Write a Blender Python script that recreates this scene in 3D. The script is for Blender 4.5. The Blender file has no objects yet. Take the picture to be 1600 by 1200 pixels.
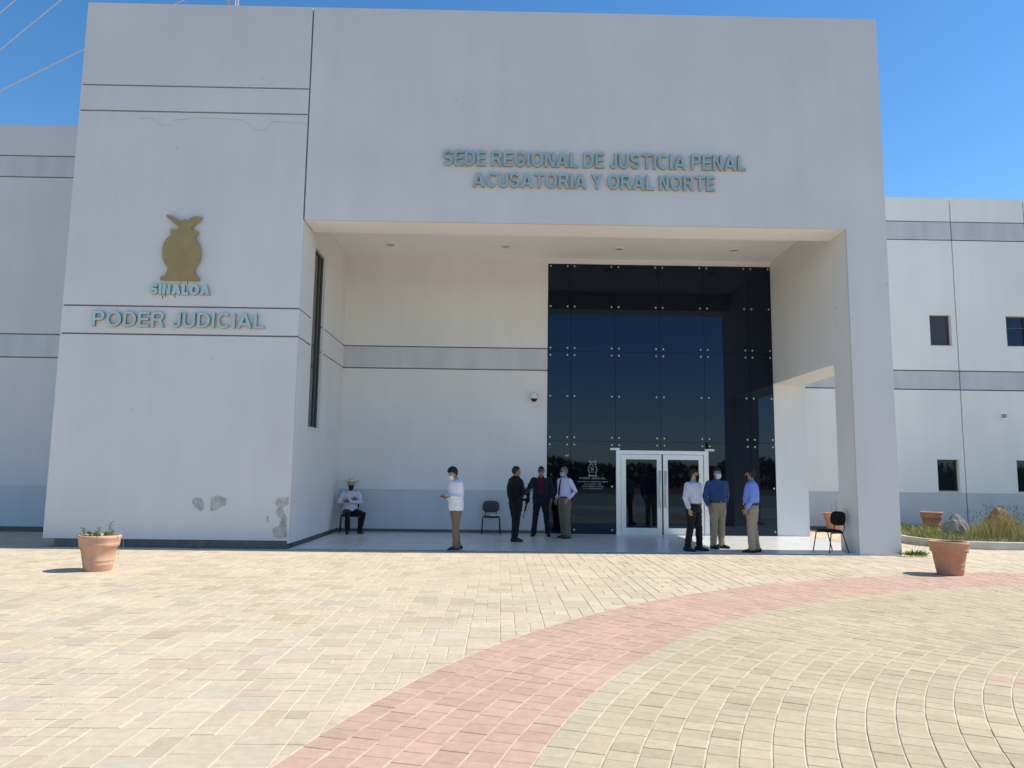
import bpy, bmesh, math, random
from mathutils import Vector, Matrix, noise
R = math.radians
random.seed(7)
scene = bpy.context.scene
col = scene.collection

# ------------------------------------------------------------------ camera
F_PX, PITCH, ROLL, YAW, EYE = 1172.57, .1197, .0125, .0149, 1.6
fw = Vector((math.sin(YAW)*math.cos(PITCH), math.cos(YAW)*math.cos(PITCH), math.sin(PITCH)))
rt = Vector((math.cos(YAW), -math.sin(YAW), 0)); up = rt.cross(fw)
rt2 = rt*math.cos(ROLL)+up*math.sin(ROLL); up2 = up*math.cos(ROLL)-rt*math.sin(ROLL)
cam = bpy.data.cameras.new('camera'); cam.sensor_fit = 'HORIZONTAL'; cam.sensor_width = 36
cam.lens = 36*F_PX/1600; cam.clip_start = .05; cam.clip_end = 3000
cam_o = bpy.data.objects.new('camera', cam); col.objects.link(cam_o)
M = Matrix((rt2, up2, -fw)).transposed().to_4x4(); M.translation = (0, 0, EYE)
cam_o.matrix_world = M
scene.camera = cam_o
# ------------------------------------------------------------------ sky, sun, exposure
SUN_EL, SUN_BACK = 48.5, 2.6            # sun stands to the right and a touch behind the front wall
w = bpy.data.worlds.new('World'); scene.world = w; w.use_nodes = True
nt = w.node_tree; nt.nodes.clear()
sky = nt.nodes.new('ShaderNodeTexSky'); sky.sky_type = 'NISHITA'; sky.sun_disc = False
sky.sun_elevation = R(SUN_EL); sky.sun_rotation = R(90-SUN_BACK); sky.air_density = 1.0
sky.dust_density = .1; sky.ozone_density = 1.6; sky.altitude = 0
bg = nt.nodes.new('ShaderNodeBackground'); bg.inputs[1].default_value = .125
wo = nt.nodes.new('ShaderNodeOutputWorld')
hs = nt.nodes.new('ShaderNodeHueSaturation'); hs.inputs['Saturation'].default_value = 1.3
nt.links.new(sky.outputs[0], hs.inputs['Color']); nt.links.new(hs.outputs[0], bg.inputs[0]); nt.links.new(bg.outputs[0], wo.inputs[0])
sl = bpy.data.lights.new('sun', 'SUN'); sl.energy = 4.2; sl.angle = R(.53); sl.color = (1, .94, .83)
so = bpy.data.objects.new('sun', sl); col.objects.link(so)
sd = Vector((math.cos(R(SUN_EL))*math.cos(R(SUN_BACK)), math.cos(R(SUN_EL))*math.sin(R(SUN_BACK)), math.sin(R(SUN_EL))))
so.rotation_euler = sd.to_track_quat('Z', 'Y').to_euler(); so.location = (20, 0, 30)
scene.view_settings.view_transform = 'Standard'; scene.view_settings.look = 'None'
scene.view_settings.exposure = .54; scene.view_settings.gamma = 1
scene.render.engine = 'CYCLES'
scene.cycles.max_bounces = 14; scene.cycles.diffuse_bounces = 8

# ------------------------------------------------------------------ pixel -> point (on known planes)
def ray(x, y): return fw+rt2*((x-800)/F_PX)-up2*((y-600)/F_PX)
def on_y(x, y, Y): d = ray(x, y); return Vector((0, 0, EYE))+d*(Y/d.y)
def on_z(x, y, Z=0): d = ray(x, y); return Vector((0, 0, EYE))+d*((Z-EYE)/d.z)
def to_px(p):
    v = Vector(p)-Vector((0, 0, EYE)); d = v.dot(fw)
    if d < .3: return None
    return 800+F_PX*v.dot(rt2)/d, 600-F_PX*v.dot(up2)/d

# ------------------------------------------------------------------ materials
def mat(name, c, rough=.7, var=.0, vscale=6., bump=0., bscale=60., spec=.4, metal=0., stretch=None, attr=False, var2=0., speck=0., sheen=0., coords='Object'):
    m = bpy.data.materials.new(name); m.use_nodes = True
    n = m.node_tree; b = n.nodes['Principled BSDF']
    b.inputs['Roughness'].default_value = rough; b.inputs['Metallic'].default_value = metal
    b.inputs['Specular IOR Level'].default_value = spec
    if sheen: b.inputs['Sheen Weight'].default_value = sheen
    tc = n.nodes.new('ShaderNodeTexCoord'); src = tc.outputs['Object' if coords == 'World' else coords]
    geo = n.nodes.new('ShaderNodeNewGeometry')
    if coords == 'World': src = geo.outputs['Position']
    if attr:
        a = n.nodes.new('ShaderNodeAttribute'); a.attribute_name = 'Col'; cur = a.outputs['Color']
    else:
        rgb = n.nodes.new('ShaderNodeRGB'); rgb.outputs[0].default_value = (*c, 1); cur = rgb.outputs[0]
    def layer(cur, amount, scale, st, detail=5):
        mp = n.nodes.new('ShaderNodeMapping'); n.links.new(src, mp.inputs[0])
        if st: mp.inputs['Scale'].default_value = st
        t = n.nodes.new('ShaderNodeTexNoise'); t.inputs['Scale'].default_value = scale; t.inputs['Detail'].default_value = detail
        n.links.new(mp.outputs[0], t.inputs['Vector'])
        mr = n.nodes.new('ShaderNodeMapRange'); mr.inputs[1].default_value = .25; mr.inputs[2].default_value = .75
        mr.inputs[3].default_value = 1-amount; mr.inputs[4].default_value = 1+amount
        n.links.new(t.outputs[0], mr.inputs[0])
        mx = n.nodes.new('ShaderNodeVectorMath'); mx.operation = 'MULTIPLY'
        n.links.new(cur, mx.inputs[0]); n.links.new(mr.outputs[0], mx.inputs[1])
        return mx.outputs[0]
    if var: cur = layer(cur, var, vscale, None)
    if var2: cur = layer(cur, var2, 1., stretch or (2.2, 2.2, .22))
    if speck: cur = layer(cur, speck, 170., None, 2)
    n.links.new(cur, b.inputs['Base Color'])
    if bump:
        t = n.nodes.new('ShaderNodeTexNoise'); t.inputs['Scale'].default_value = bscale; t.inputs['Detail'].default_value = 6
        n.links.new(src, t.inputs['Vector'])
        bp = n.nodes.new('ShaderNodeBump'); bp.inputs['Strength'].default_value = bump; bp.inputs['Distance'].default_value = .01
        n.links.new(t.outputs[0], bp.inputs['Height']); n.links.new(bp.outputs[0], b.inputs['Normal'])
    return m
def glass(name, c, ior=1.52, rough=.02, wav=.0):
    m = mat(name, c, rough, spec=.5); b = m.node_tree.nodes['Principled BSDF']; b.inputs['IOR'].default_value = ior; b.inputs['Specular Tint'].default_value = (.38, .58, .92, 1)
    return m
MT = {}
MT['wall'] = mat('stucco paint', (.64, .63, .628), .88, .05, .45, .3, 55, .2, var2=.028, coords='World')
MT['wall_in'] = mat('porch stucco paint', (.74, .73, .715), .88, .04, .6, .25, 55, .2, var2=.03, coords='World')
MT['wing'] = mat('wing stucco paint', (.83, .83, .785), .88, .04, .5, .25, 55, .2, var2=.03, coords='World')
MT['band'] = mat('grey band paint', (.57, .585, .60), .85, .05, .8, .2, 55, .2, var2=.09, stretch=(3, 3, .3), coords='World')
MT['dado'] = mat('grey dado paint', (.56, .575, .60), .8, .04, .8, .2, 55, .2, var2=.04, coords='World')
MT['joint'] = mat('joint filler', (.27, .265, .26), .9)
MT['ceil'] = mat('ceiling paint', (.84, .82, .78), .85, .03, .8, .1, 40, .2, coords='World')
MT['plinth'] = mat('plinth granite', (.12, .12, .125), .6, .25, 5, .1, 80, .4, coords='World')
MT['patch'] = mat('bare render', (.44, .43, .405), .95, .35, 9, .9, 25, .1, coords='World')
MT['crack'] = mat('crack', (.42, .415, .42), .95)
MT['tile'] = mat('porch tile', (.50, .49, .47), .28, .06, 3, .03, 30, .5, attr=False, coords='World')
MT['grout'] = mat('grout', (.22, .215, .21), .9)
MT['paver'] = mat('paver', (.5, .42, .32), .85, .10, 14, .45, 120, .25, attr=True, var2=.075, stretch=(.9, .9, .9), speck=.16, coords='World')
MT['sand'] = mat('joint sand', (.60, .53, .42), .95, .25, 5, .3, 90, .1, coords='World')
MT['ground'] = mat('plaza ground', (.42, .35, .26), .9, .15, 1.2, .2, 30, .2, coords='World')
MT['dirt'] = mat('bare earth', (.23, .15, .10), .95, .25, .4, .2, 8, .1, coords='World')
MT['kerb'] = mat('kerb concrete', (.52, .49, .43), .9, .15, 4, .3, 60, .2, coords='World')
MT['glass'] = glass('dark tinted glass', (.005, .005, .007), 1.6)
MT['pane'] = glass('window glass', (.012, .016, .02), 1.55)
MT['pane_brown'] = glass('window with brown blind', (.075, .05, .042), 1.5, .08)
MT['steel'] = mat('brushed steel', (.62, .62, .61), .32, metal=1., var=.06, vscale=30)
MT['alu'] = mat('aluminium frame', (.72, .73, .74), .35, metal=.85, var=.05, vscale=8)
MT['rubber'] = mat('black gasket', (.015, .015, .015), .6)
MT['frame_dark'] = mat('dark window frame', (.10, .095, .09), .5)
MT['frame_white'] = mat('pale window trim', (.68, .68, .66), .7)
MT['teal'] = mat('pale blue letter face', (.29, .46, .49), .6, .12, 3)
MT['teal_light'] = mat('pale aqua letter face', (.40, .58, .60), .6, .08, 3)
MT['brass_edge'] = mat('tan letter edge', (.33, .24, .12), .6, .2, 5)
MT['gold'] = mat('dull gold plate', (.32, .245, .11), .55, .12, 4, .1, 40, .4)
MT['white'] = mat('white plastic', (.75, .75, .73), .45)
MT['decal'] = mat('white vinyl lettering', (.36, .37, .37), .7)
MT['lens'] = mat('lamp lens', (.30, .32, .32), .2)
MT['black_plastic'] = mat('black plastic', (.012, .012, .013), .35)
MT['chair_fabric'] = mat('charcoal seat fabric', (.075, .068, .066), .9, .2, 60, .2, 200, .2)
MT['chair_black'] = mat('black seat fabric', (.012, .012, .014), .85, .2, 60, .2, 200, .2)
MT['chair_metal'] = mat('black tube', (.012, .012, .013), .4)
MT['terracotta'] = mat('terracotta', (.48, .255, .165), .85, .13, 5, .25, 50, .25, var2=.10, stretch=(5, 5, 1.2))
MT['terracotta_pale'] = mat('weathered terracotta', (.56, .345, .245), .9, .13, 5, .25, 50, .2, var2=.12, stretch=(5, 5, 1.2))
MT['soil'] = mat('potting soil', (.09, .06, .04), .95, .3, 20, .8, 40, .1)
MT['leaf'] = mat('succulent leaf', (.17, .22, .065), .55, .3, 25)
MT['weed'] = mat('fresh weed leaf', (.15, .25, .045), .6, .3, 25)
MT['twig'] = mat('dry twig', (.22, .16, .09), .85, .2, 20)
MT['paper'] = mat('white paper', (.8, .8, .8), .8)
MT['rock_grey'] = mat('grey rock', (.20, .20, .185), .9, .5, 7, 1., 12, .2)
MT['rock_brown'] = mat('brown rock', (.25, .18, .10), .9, .4, 5, 1., 10, .2)
MT['wire'] = mat('aluminium cable', (.75, .76, .78), .4)
MT['mast'] = mat('painted mast steel', (.55, .45, .42), .6)
MT['foliage'] = mat('far foliage', (.03, .04, .02), .8, .4, 1)
def grass_mat():
    m = mat('grass blades', (.15, .18, .04), .75, attr=True); return m
MT['grass'] = grass_mat()

# ------------------------------------------------------------------ builders
def obj(name, verts, faces, m, parent=None, smooth=False, mats=None, fmat=None):
    me = bpy.data.meshes.new(name); me.from_pydata([tuple(v) for v in verts], [], faces); me.update()
    return link(name, me, m, parent, smooth, mats, fmat)
def link(name, me, m, parent=None, smooth=False, mats=None, fmat=None):
    for mm in (mats or [m]): me.materials.append(MT[mm] if isinstance(mm, str) else mm)
    if fmat: me.polygons.foreach_set('material_index', fmat)
    if smooth: me.polygons.foreach_set('use_smooth', [True]*len(me.polygons))
    o = bpy.data.objects.new(name, me); col.objects.link(o)
    if parent is not None:
        o.parent = parent
        if parent.get('_w'): o.matrix_parent_inverse = parent.matrix_basis.inverted()   # mesh given in world space
    return o
def thing(name, label, cat, loc=(0, 0, 0), rz=0, group=None, world=False):
    o = bpy.data.objects.new(name, None); col.objects.link(o); o.empty_display_size = .1
    o.matrix_basis = Matrix.Translation(loc) @ Matrix.Rotation(rz, 4, 'Z')
    tag(o, label, cat, group)
    if world: o['_w'] = 1
    return o
def tag(o, label=None, cat=None, group=None, kind=None):
    if label: o['label'] = label
    if cat: o['category'] = cat
    if group: o['group'] = group
    if kind: o['kind'] = kind
    return o
class MB:
    def __init__(s): s.v = []; s.f = []
    def add(s, v, f):
        o = len(s.v); s.v += [Vector(p) for p in v]; s.f += [tuple(i+o for i in q) for q in f]; return s
    def box(s, x0, x1, y0, y1, z0, z1):
        return s.add([(x0,y0,z0),(x1,y0,z0),(x1,y1,z0),(x0,y1,z0),(x0,y0,z1),(x1,y0,z1),(x1,y1,z1),(x0,y1,z1)],
                     [(0,3,2,1),(4,5,6,7),(0,1,5,4),(1,2,6,5),(2,3,7,6),(3,0,4,7)])
    def tube(s, pts, radii, seg=12, side=None, cap=True, round_ends=False):
        pts = [Vector(p) for p in pts]; n = len(pts)
        rr = [(r, r) if not isinstance(r, (tuple, list)) else r for r in (radii if isinstance(radii, (list, tuple)) and len(radii) == n else [radii]*n)]
        if round_ends:
            t0 = (pts[0]-pts[1]).normalized(); t1 = (pts[-1]-pts[-2]).normalized()
            e0, e1 = min(rr[0]), min(rr[-1])
            pts = [pts[0]+t0*e0, pts[0]+t0*e0*.7]+pts+[pts[-1]+t1*e1*.7, pts[-1]+t1*e1]
            sc = lambda r, k: (r[0]*k, r[1]*k)
            rr = [sc(rr[0], .15), sc(rr[0], .72)]+rr+[sc(rr[-1], .72), sc(rr[-1], .15)]; n = len(pts)
        base = len(s.v)
        side = Vector(side) if side is not None else None
        for i, p in enumerate(pts):
            t = (pts[min(i+1, n-1)]-pts[max(i-1, 0)]).normalized()
            a = side if side is not None else (Vector((0, 0, 1)) if abs(t.z) < .9 else Vector((1, 0, 0)))
            a = (a-t*a.dot(t)).normalized(); b = t.cross(a)
            for k in range(seg):
                an = 2*math.pi*k/seg
                s.v.append(p+a*(rr[i][0]*math.cos(an))+b*(rr[i][1]*math.sin(an)))
        for i in range(n-1):
            for k in range(seg):
                q = base+i*seg; k2 = (k+1) % seg
                s.f.append((q+k, q+k2, q+seg+k2, q+seg+k))
        if cap:
            s.f.append(tuple(base+k for k in reversed(range(seg)))); s.f.append(tuple(base+(n-1)*seg+k for k in range(seg)))
        return s
    def ell(s, c, r, seg=16, rings=10, rot=None):
        base = len(s.v); c = Vector(c)
        def pt(th, ph):
            v = Vector((r[0]*math.sin(th)*math.cos(ph), r[1]*math.sin(th)*math.sin(ph), r[2]*math.cos(th)))
            return c+(rot @ v if rot else v)
        s.v.append(pt(0, 0))
        for i in range(1, rings):
            for k in range(seg): s.v.append(pt(math.pi*i/rings, 2*math.pi*k/seg))
        s.v.append(pt(math.pi, 0)); last = len(s.v)-1
        for k in range(seg):
            k2 = (k+1) % seg
            s.f.append((base, base+1+k, base+1+k2)); s.f.append((last, last-seg+k2, last-seg+k))
            for i in range(rings-2):
                a = base+1+i*seg; s.f.append((a+k, a+seg+k, a+seg+k2, a+k2))
        return s
    def lathe(s, prof, seg=40):
        base = len(s.v); n = len(prof)
        for r, z in prof:
            for k in range(seg): s.v.append(Vector((r*math.cos(2*math.pi*k/seg), r*math.sin(2*math.pi*k/seg), z)))
        for i in range(n-1):
            for k in range(seg):
                q = base+i*seg; k2 = (k+1) % seg; s.f.append((q+k, q+k2, q+seg+k2, q+seg+k))
        s.f.append(tuple(base+k for k in reversed(range(seg)))); s.f.append(tuple(base+(n-1)*seg+k for k in range(seg)))
        return s
    def xf(s, m):
        s.v = [m @ v for v in s.v]; return s
    def build(s, name, m, parent=None, smooth=False): return obj(name, s.v, s.f, m, parent, smooth)
def slab(name, O, U, N, u0, u1, z0, z1, n0, n1, m, parent, holes=()):
    """upright slab on the plane through O, running along U, facing N; with rectangular openings"""
    O, U, N = Vector(O), Vector(U), Vector(N)
    us = sorted({u0, u1, *[h[0] for h in holes], *[h[1] for h in holes]}); us = [u for u in us if u0 <= u <= u1]
    zs = sorted({z0, z1, *[h[2] for h in holes], *[h[3] for h in holes]}); zs = [z for z in zs if z0 <= z <= z1]
    solid = lambda i, j: 0 <= i < len(us)-1 and 0 <= j < len(zs)-1 and not any(
        h[0] <= us[i] and us[i+1] <= h[1] and h[2] <= zs[j] and zs[j+1] <= h[3] for h in holes)
    V, Fc, idx = [], [], {}
    def P(u, z, n):
        k = (u, z, n)
        if k not in idx: idx[k] = len(V); V.append(O+U*u+N*n+Vector((0, 0, z)))
        return idx[k]
    for i in range(len(us)-1):
        for j in range(len(zs)-1):
            if not solid(i, j): continue
            a, b, c, d = us[i], us[i+1], zs[j], zs[j+1]
            Fc.append((P(a,c,n1), P(b,c,n1), P(b,d,n1), P(a,d,n1))); Fc.append((P(a,c,n0), P(a,d,n0), P(b,d,n0), P(b,c,n0)))
            if not solid(i-1, j): Fc.append((P(a,c,n0), P(a,c,n1), P(a,d,n1), P(a,d,n0)))
            if not solid(i+1, j): Fc.append((P(b,c,n1), P(b,c,n0), P(b,d,n0), P(b,d,n1)))
            if not solid(i, j-1): Fc.append((P(a,c,n0), P(b,c,n0), P(b,c,n1), P(a,c,n1)))
            if not solid(i, j+1): Fc.append((P(a,d,n1), P(b,d,n1), P(b,d,n0), P(a,d,n0)))
    o = obj(name, V, Fc, m, parent)
    bm = bmesh.new(); bm.from_mesh(o.data); bmesh.ops.recalc_face_normals(bm, faces=bm.faces); bm.to_mesh(o.data); bm.free()
    return o
def box(name, x0, x1, y0, y1, z0, z1, m, parent=None): return MB().box(x0, x1, y0, y1, z0, z1).build(name, m, parent)

# ------------------------------------------------------------------ measures (metres)
D, DB, DL, DR = 15.95, 20.64, 19.57, 23.78       # front wall, porch back wall, the two wings
XL, XP, XI, XR = -9.433, -4.367, 7.59, 8.479     # front block left edge, porch left, porch right, right edge
ZT, ZL, ZC, ZO = 12.06, 7.08, 7.66, 4.18
B1, B2, T1, T2 = 5.09, 4.477, 10.10, 9.50
G = .036                                         # joint width
SK = .06                                         # panel thickness
XG, YF = 1.296, 16.82

# ------------------------------------------------------------------ ground
def sheet(name, x0, x1, y0, y1, z, m, parent=None):
    return obj(name, [(x0,y0,z),(x1,y0,z),(x1,y1,z),(x0,y1,z)], [(0,1,2,3)], m, parent)
tag(sheet('ground', -900, 900, -900, 900, -.03, 'dirt'), kind='structure')
tag(sheet('plaza_base', -45, 45, -26, 30, -.022, 'ground'), kind='structure')
paving = tag(sheet('paving', -18, 22, 1.0, 23.76, -.006, 'sand'), kind='structure')

KERB = [(11.7, 23.76), (11.35, 22.5), (10.75, 20.9), (10.33, 19.8), (10.22, 19.1), (10.3, 18.5), (10.52, 18.0), (10.95, 17.68), (11.5, 17.54), (12.2, 17.48), (14, 17.42), (17, 17.36), (22, 17.3)]
def inside(x, y, poly):
    c = False; n = len(poly)
    for i in range(n):
        (ax, ay), (bx, by) = poly[i], poly[(i+1) % n]
        if (ay > y) != (by > y) and x < (bx-ax)*(y-ay)/(by-ay)+ax: c = not c
    return c
BED = KERB+[(22, 23.76)]
def in_bed(x, y): return inside(x, y, BED)
CX, CY, R0, R1, R2, R3 = 10.2, 1.5, 11.76, 10.40, 7.66, 6.9
def visible(x, y, mx=260):
    p = to_px((x, y, 0))
    return p is not None and -mx < p[0] < 1600+mx and p[1] < 1330
def jit(c, a=.06):
    k = 1+random.uniform(-a, a); return tuple(min(1, v*k*(1+random.uniform(-.008, .008))) for v in c)
pavers = []          # (poly2d ccw, colour, family)
CREAM, GREYB, TAN, PINK = (.565, .468, .34), (.51, .435, .33), (.505, .41, .29), (.545, .435, .325)
cell = .158
def clip(poly, nx, ny, d):         # keep the side n.p >= d
    out = []
    for i, p in enumerate(poly):
        q = poly[(i+1) % len(poly)]; a = p[0]*nx+p[1]*ny-d; b = q[0]*nx+q[1]*ny-d
        if a >= 0: out.append(p)
        if (a < 0) != (b < 0):
            t = a/(a-b); out.append((p[0]+(q[0]-p[0])*t, p[1]+(q[1]-p[1])*t))
    return out
def modular():
    W = 5; x = -15.3; si = 0
    while x < 21:
        y = 3.2; N = int((23.7-y)/cell)
        occ = [[False]*N for _ in range(W)]
        off = random.choice([0, .05, .1])
        for j in range(N):
            for i in range(W):
                if occ[i][j]: continue
                opts = [((2, 2), .34), ((2, 1), .2), ((1, 1), .38), ((1, 2), .14)]
                opts = [(o, wt) for o, wt in opts if i+o[0] <= W and j+o[1] <= N and not any(occ[i+a][j+b] for a in range(o[0]) for b in range(o[1]))]
                o = random.choices([q[0] for q in opts], [q[1] for q in opts])[0]
                for a in range(o[0]):
                    for b in range(o[1]): occ[i+a][j+b] = True
                x0, x1 = x+i*cell, x+(i+o[0])*cell; y0, y1 = y+off+j*cell, y+off+(j+o[1])*cell
                mx, my = (x0+x1)/2, (y0+y1)/2
                if not visible(mx, my): continue
                g = random.uniform(.0025, .006)
                poly = [(x0+g, y0+g*.6), (x1-g, y0+g*.6), (x1-g, y1-g*.6), (x0+g, y1-g*.6)]
                # buildings, porch and planting bed
                if XL-.02 < mx < XR and my > D-.02 and my < 21.6:
                    if not (y0 < D-.01): continue
                    poly = clip(poly, 0, -1, -(D-.006))
                if XL-.1 < mx < XR+.05 and my > 21: continue
                if mx < XL and my > DL: continue
                if in_bed(mx, my): continue
                r = math.hypot(mx-CX, my-CY)
                if r < R0+.4:
                    nx, ny = (mx-CX)/r, (my-CY)/r; poly = clip(poly, nx, ny, nx*CX+ny*CY+R0+.004)
                if len(poly) < 3: continue
                ar = abs(sum(p[0]*q[1]-q[0]*p[1] for p, q in zip(poly, poly[1:]+poly[:1])))/2
                if ar < .0012: continue
                big = o == (2, 2)
                c = random.choices([CREAM, GREYB, TAN, PINK], [.68, .16, .14, .02] if big else [.82, .05, .1, .03])[0]
                pavers.append((poly, jit(c), 0))
        x += W*cell; si += 1
def rings():
    r = R0; k = 0
    rows = []
    n = 7; wr = (R0-R1)/n
    for i in range(n): rows.append((R0-(i+1)*wr, R0-i*wr, 1))
    n = 32; wr = (R1-R2)/15
    for i in range(n): rows.append((R1-(i+1)*wr, R1-i*wr, 2))
    TH0 = math.atan2(6.27-CY, 3.99-CX)               # red star points reach out from the middle of the circle
    for r0, r1, fam in rows:
        th = random.uniform(0, .02)
        while th < 2*math.pi:
            dt = (random.choice([.15, .155, .16, .165]) if fam == 2 else random.choice([.16, .17, .18]))/r1
            a0, a1 = th, th+dt; th = a1
            am = (a0+a1)/2; rm = (r0+r1)/2
            mx, my = CX+rm*math.cos(am), CY+rm*math.sin(am)
            if not visible(mx, my) or my > 15.9: continue
            g = random.uniform(.003, .0048); h = random.uniform(.0012, .0028)/rm
            P_ = lambda r, a: (CX+r*math.cos(a), CY+r*math.sin(a))
            poly = [P_(r0+g, a0+h), P_(r1-g, a0+h), P_(r1-g, a1-h), P_(r0+g, a1-h)]
            da = (am-TH0+math.pi/8) % (math.pi/4)-math.pi/8
            if fam == 1 or abs(da)*rm < (7.86-rm)*.5: c = jit((.515, .35, .262), .07)
            else:
                c = jit(random.choice([(.49, .41, .28), (.51, .42, .285), (.47, .385, .26)]), .06)
                if r1 > R1-.1: c = jit((.49, .42, .295), .05)
            pavers.append((poly, c, fam))
modular(); rings()
def paver_geo(mb, cols, poly, c, lift):
    n = len(poly); mx = sum(p[0] for p in poly)/n; my = sum(p[1] for p in poly)/n
    tx, ty = random.uniform(-.006, .006), random.uniform(-.006, .006)
    zz = lambda p, z: z+lift+(p[0]-mx)*tx+(p[1]-my)*ty
    ins = []
    for p in poly:
        d = math.hypot(p[0]-mx, p[1]-my); k = max(0, 1-.005/max(d, .01)); ins.append((mx+(p[0]-mx)*k, my+(p[1]-my)*k))
    v = [(p[0], p[1], -.02) for p in poly]+[(p[0], p[1], zz(p, -.003)) for p in poly]+[(p[0], p[1], zz(p, 0)) for p in ins]
    f = [tuple(2*n+i for i in range(n))]
    for i in range(n):
        j = (i+1) % n; f.append((i, j, n+j, n+i)); f.append((n+i, n+j, 2*n+j, 2*n+i))
    mb.add(v, f); cols += [c]*len(f)
def set_cols(o, cols):
    a = o.data.color_attributes.new('Col', 'FLOAT_COLOR', 'CORNER'); data = []
    for p, c in zip(o.data.polygons, cols): data += [*c, 1.]*p.loop_total
    a.data.foreach_set('color', data)
def ccw(poly):
    return poly if sum(p[0]*q[1]-q[0]*p[1] for p, q in zip(poly, poly[1:]+poly[:1])) > 0 else poly[::-1]
def shown(pv):
    q = [to_px((*p, 0)) for p in pv[0]]
    if any(a is None for a in q): return 0
    m = (sum(a[0] for a in q)/len(q), sum(a[1] for a in q)/len(q))
    if not (0 < m[0] < 1600 and m[1] < 1200): return 0
    return abs(sum(a[0]*b[1]-b[0]*a[1] for a, b in zip(q, q[1:]+q[:1])))/2
pavers.sort(key=shown, reverse=True)
for i, (poly, c, fam) in enumerate(pavers[:300]):
    mb = MB(); cl = []; paver_geo(mb, cl, ccw(poly), c, random.uniform(-.0018, .0018))
    o = mb.build('paver', 'paver', paving); set_cols(o, cl)
for fam, nm in ((0, 'cream_pavers'), (1, 'red_pavers'), (2, 'curved_pavers')):
    mb = MB(); cl = []
    for poly, c, fm in pavers[300:]:
        if fm == fam: paver_geo(mb, cl, ccw(poly), c, random.uniform(-.0018, .0018))
    o = mb.build(nm, 'paver', paving); set_cols(o, cl); o['kind'] = 'stuff'

# porch floor of large tiles
floor = tag(box('porch_floor', XP, XR-.02, D+.012, DB+.3, -.02, .006, 'grout'), kind='structure')
nx, ny = 21, 8; tw = (XR-.03-XP-.03)/nx; td = (DB-D-.03)/ny
tmeshes = []
for k in range(4):
    me_v = MB().box(-tw/2+.002, tw/2-.002, -td/2+.002, td/2-.002, 0, .010)
    me = bpy.data.meshes.new('tile'); me.from_pydata([tuple(v) for v in me_v.v], [], me_v.f)
    mm = MT['tile'].copy(); mm.name = 'porch tile tone'; g = [.70, .67, .72, .685][k]
    for nd in mm.node_tree.nodes:
        if nd.type == 'RGB': nd.outputs[0].default_value = (g, g*.985, g*.95, 1)
    me.materials.append(mm); tmeshes.append(me)
for i in range(nx):
    for j in range(ny):
        o = bpy.data.objects.new('tile', random.choice(tmeshes)); col.objects.link(o); o.parent = floor
        o.location = (XP+.03+(i+.5)*tw, D+.02+(j+.5)*td, .008)

# ------------------------------------------------------------------ entrance block
bld = thing('courthouse_building', 'tall grey stucco entrance block with deep open porch and blank upper wall', 'building', ((XL+XR)/2, D, 0), world=True)
UX, NY = (1, 0, 0), (0, -1, 0)
# cores: the dark joint filler shows only in the joints
MB().box(XL+.02, XP-.34, D+SK, 21.6, .17, ZT-.02).build('wall_core', 'joint', bld)
box('wall_core', XP-.339, XP-SK, D+SK, 16.9, .17, ZT-.02, 'joint', bld)
MB().box(XP-SK, XR-.02, D+SK, YF-.002, ZL+.02, ZT-.02).build('beam_core', 'joint', bld)
box('roof', XP-SK+.002, XR-.02, YF, 21.6, ZC+.02, ZT-.05, 'wall', bld)
O = (0, D, 0)
def panel(u0, u1, z0, z1, m, OO, U=UX, N=NY, holes=(), n0=-SK, n1=0, nm='wall_panel', par=None):
    return slab(nm, OO, U, N, u0, u1, z0, z1, n0, n1, m, par or bld, holes)
h = G/2
zb = [(.17, B2-h), (B2+h, B1-h), (B1+h, T2-h), (T2+h, T1-h), (T1+h, ZT)]
for z0, z1 in zb: panel(XL, XP-h if z0 > ZL else XP, z0, z1, 'wall', (0, D, 0)) if z1 < ZL or z0 > ZL else None
# the tall field between the bands stops at the porch corner below and at the joint above
slab('wall_panel', (0, D, 0), UX, NY, XL, XP, B1+h, T2-h, -SK, 0, 'wall', bld, holes=((XP-h, XP, ZL, T2-h),))
panel(XP+h, XR, ZL, ZT, 'wall', (0, D, 0), nm='beam_panel')
box('beam_soffit', XP+h, XI, D+SK+.001, YF, ZL, ZL+.018, 'ceil', bld)
box('beam_back', XP, XI, YF+.001, YF+.03, ZL, ZC, 'wall_in', bld)
slab('side_panel', (XL, 0, 0), (0, 1, 0), (-1, 0, 0), D+.001, 21.6, .17, ZT-.001, -.02, 0, 'wall', bld)
slab('plinth', (0, D+.05, 0), UX, NY, XL+.22, XP-.05, 0, .168, -.3, 0, 'plinth', bld)
box('plinth', XP-.30, XP-.015, D+.36, DB+.3, 0, .109, 'plinth', bld)
box('light_leak_block', XL+.23, XP-.31, D+.36, 21.6, 0, .168, 'plinth', bld)  # unseen filler box, added so sun cannot leak in under the hollow block
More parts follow.
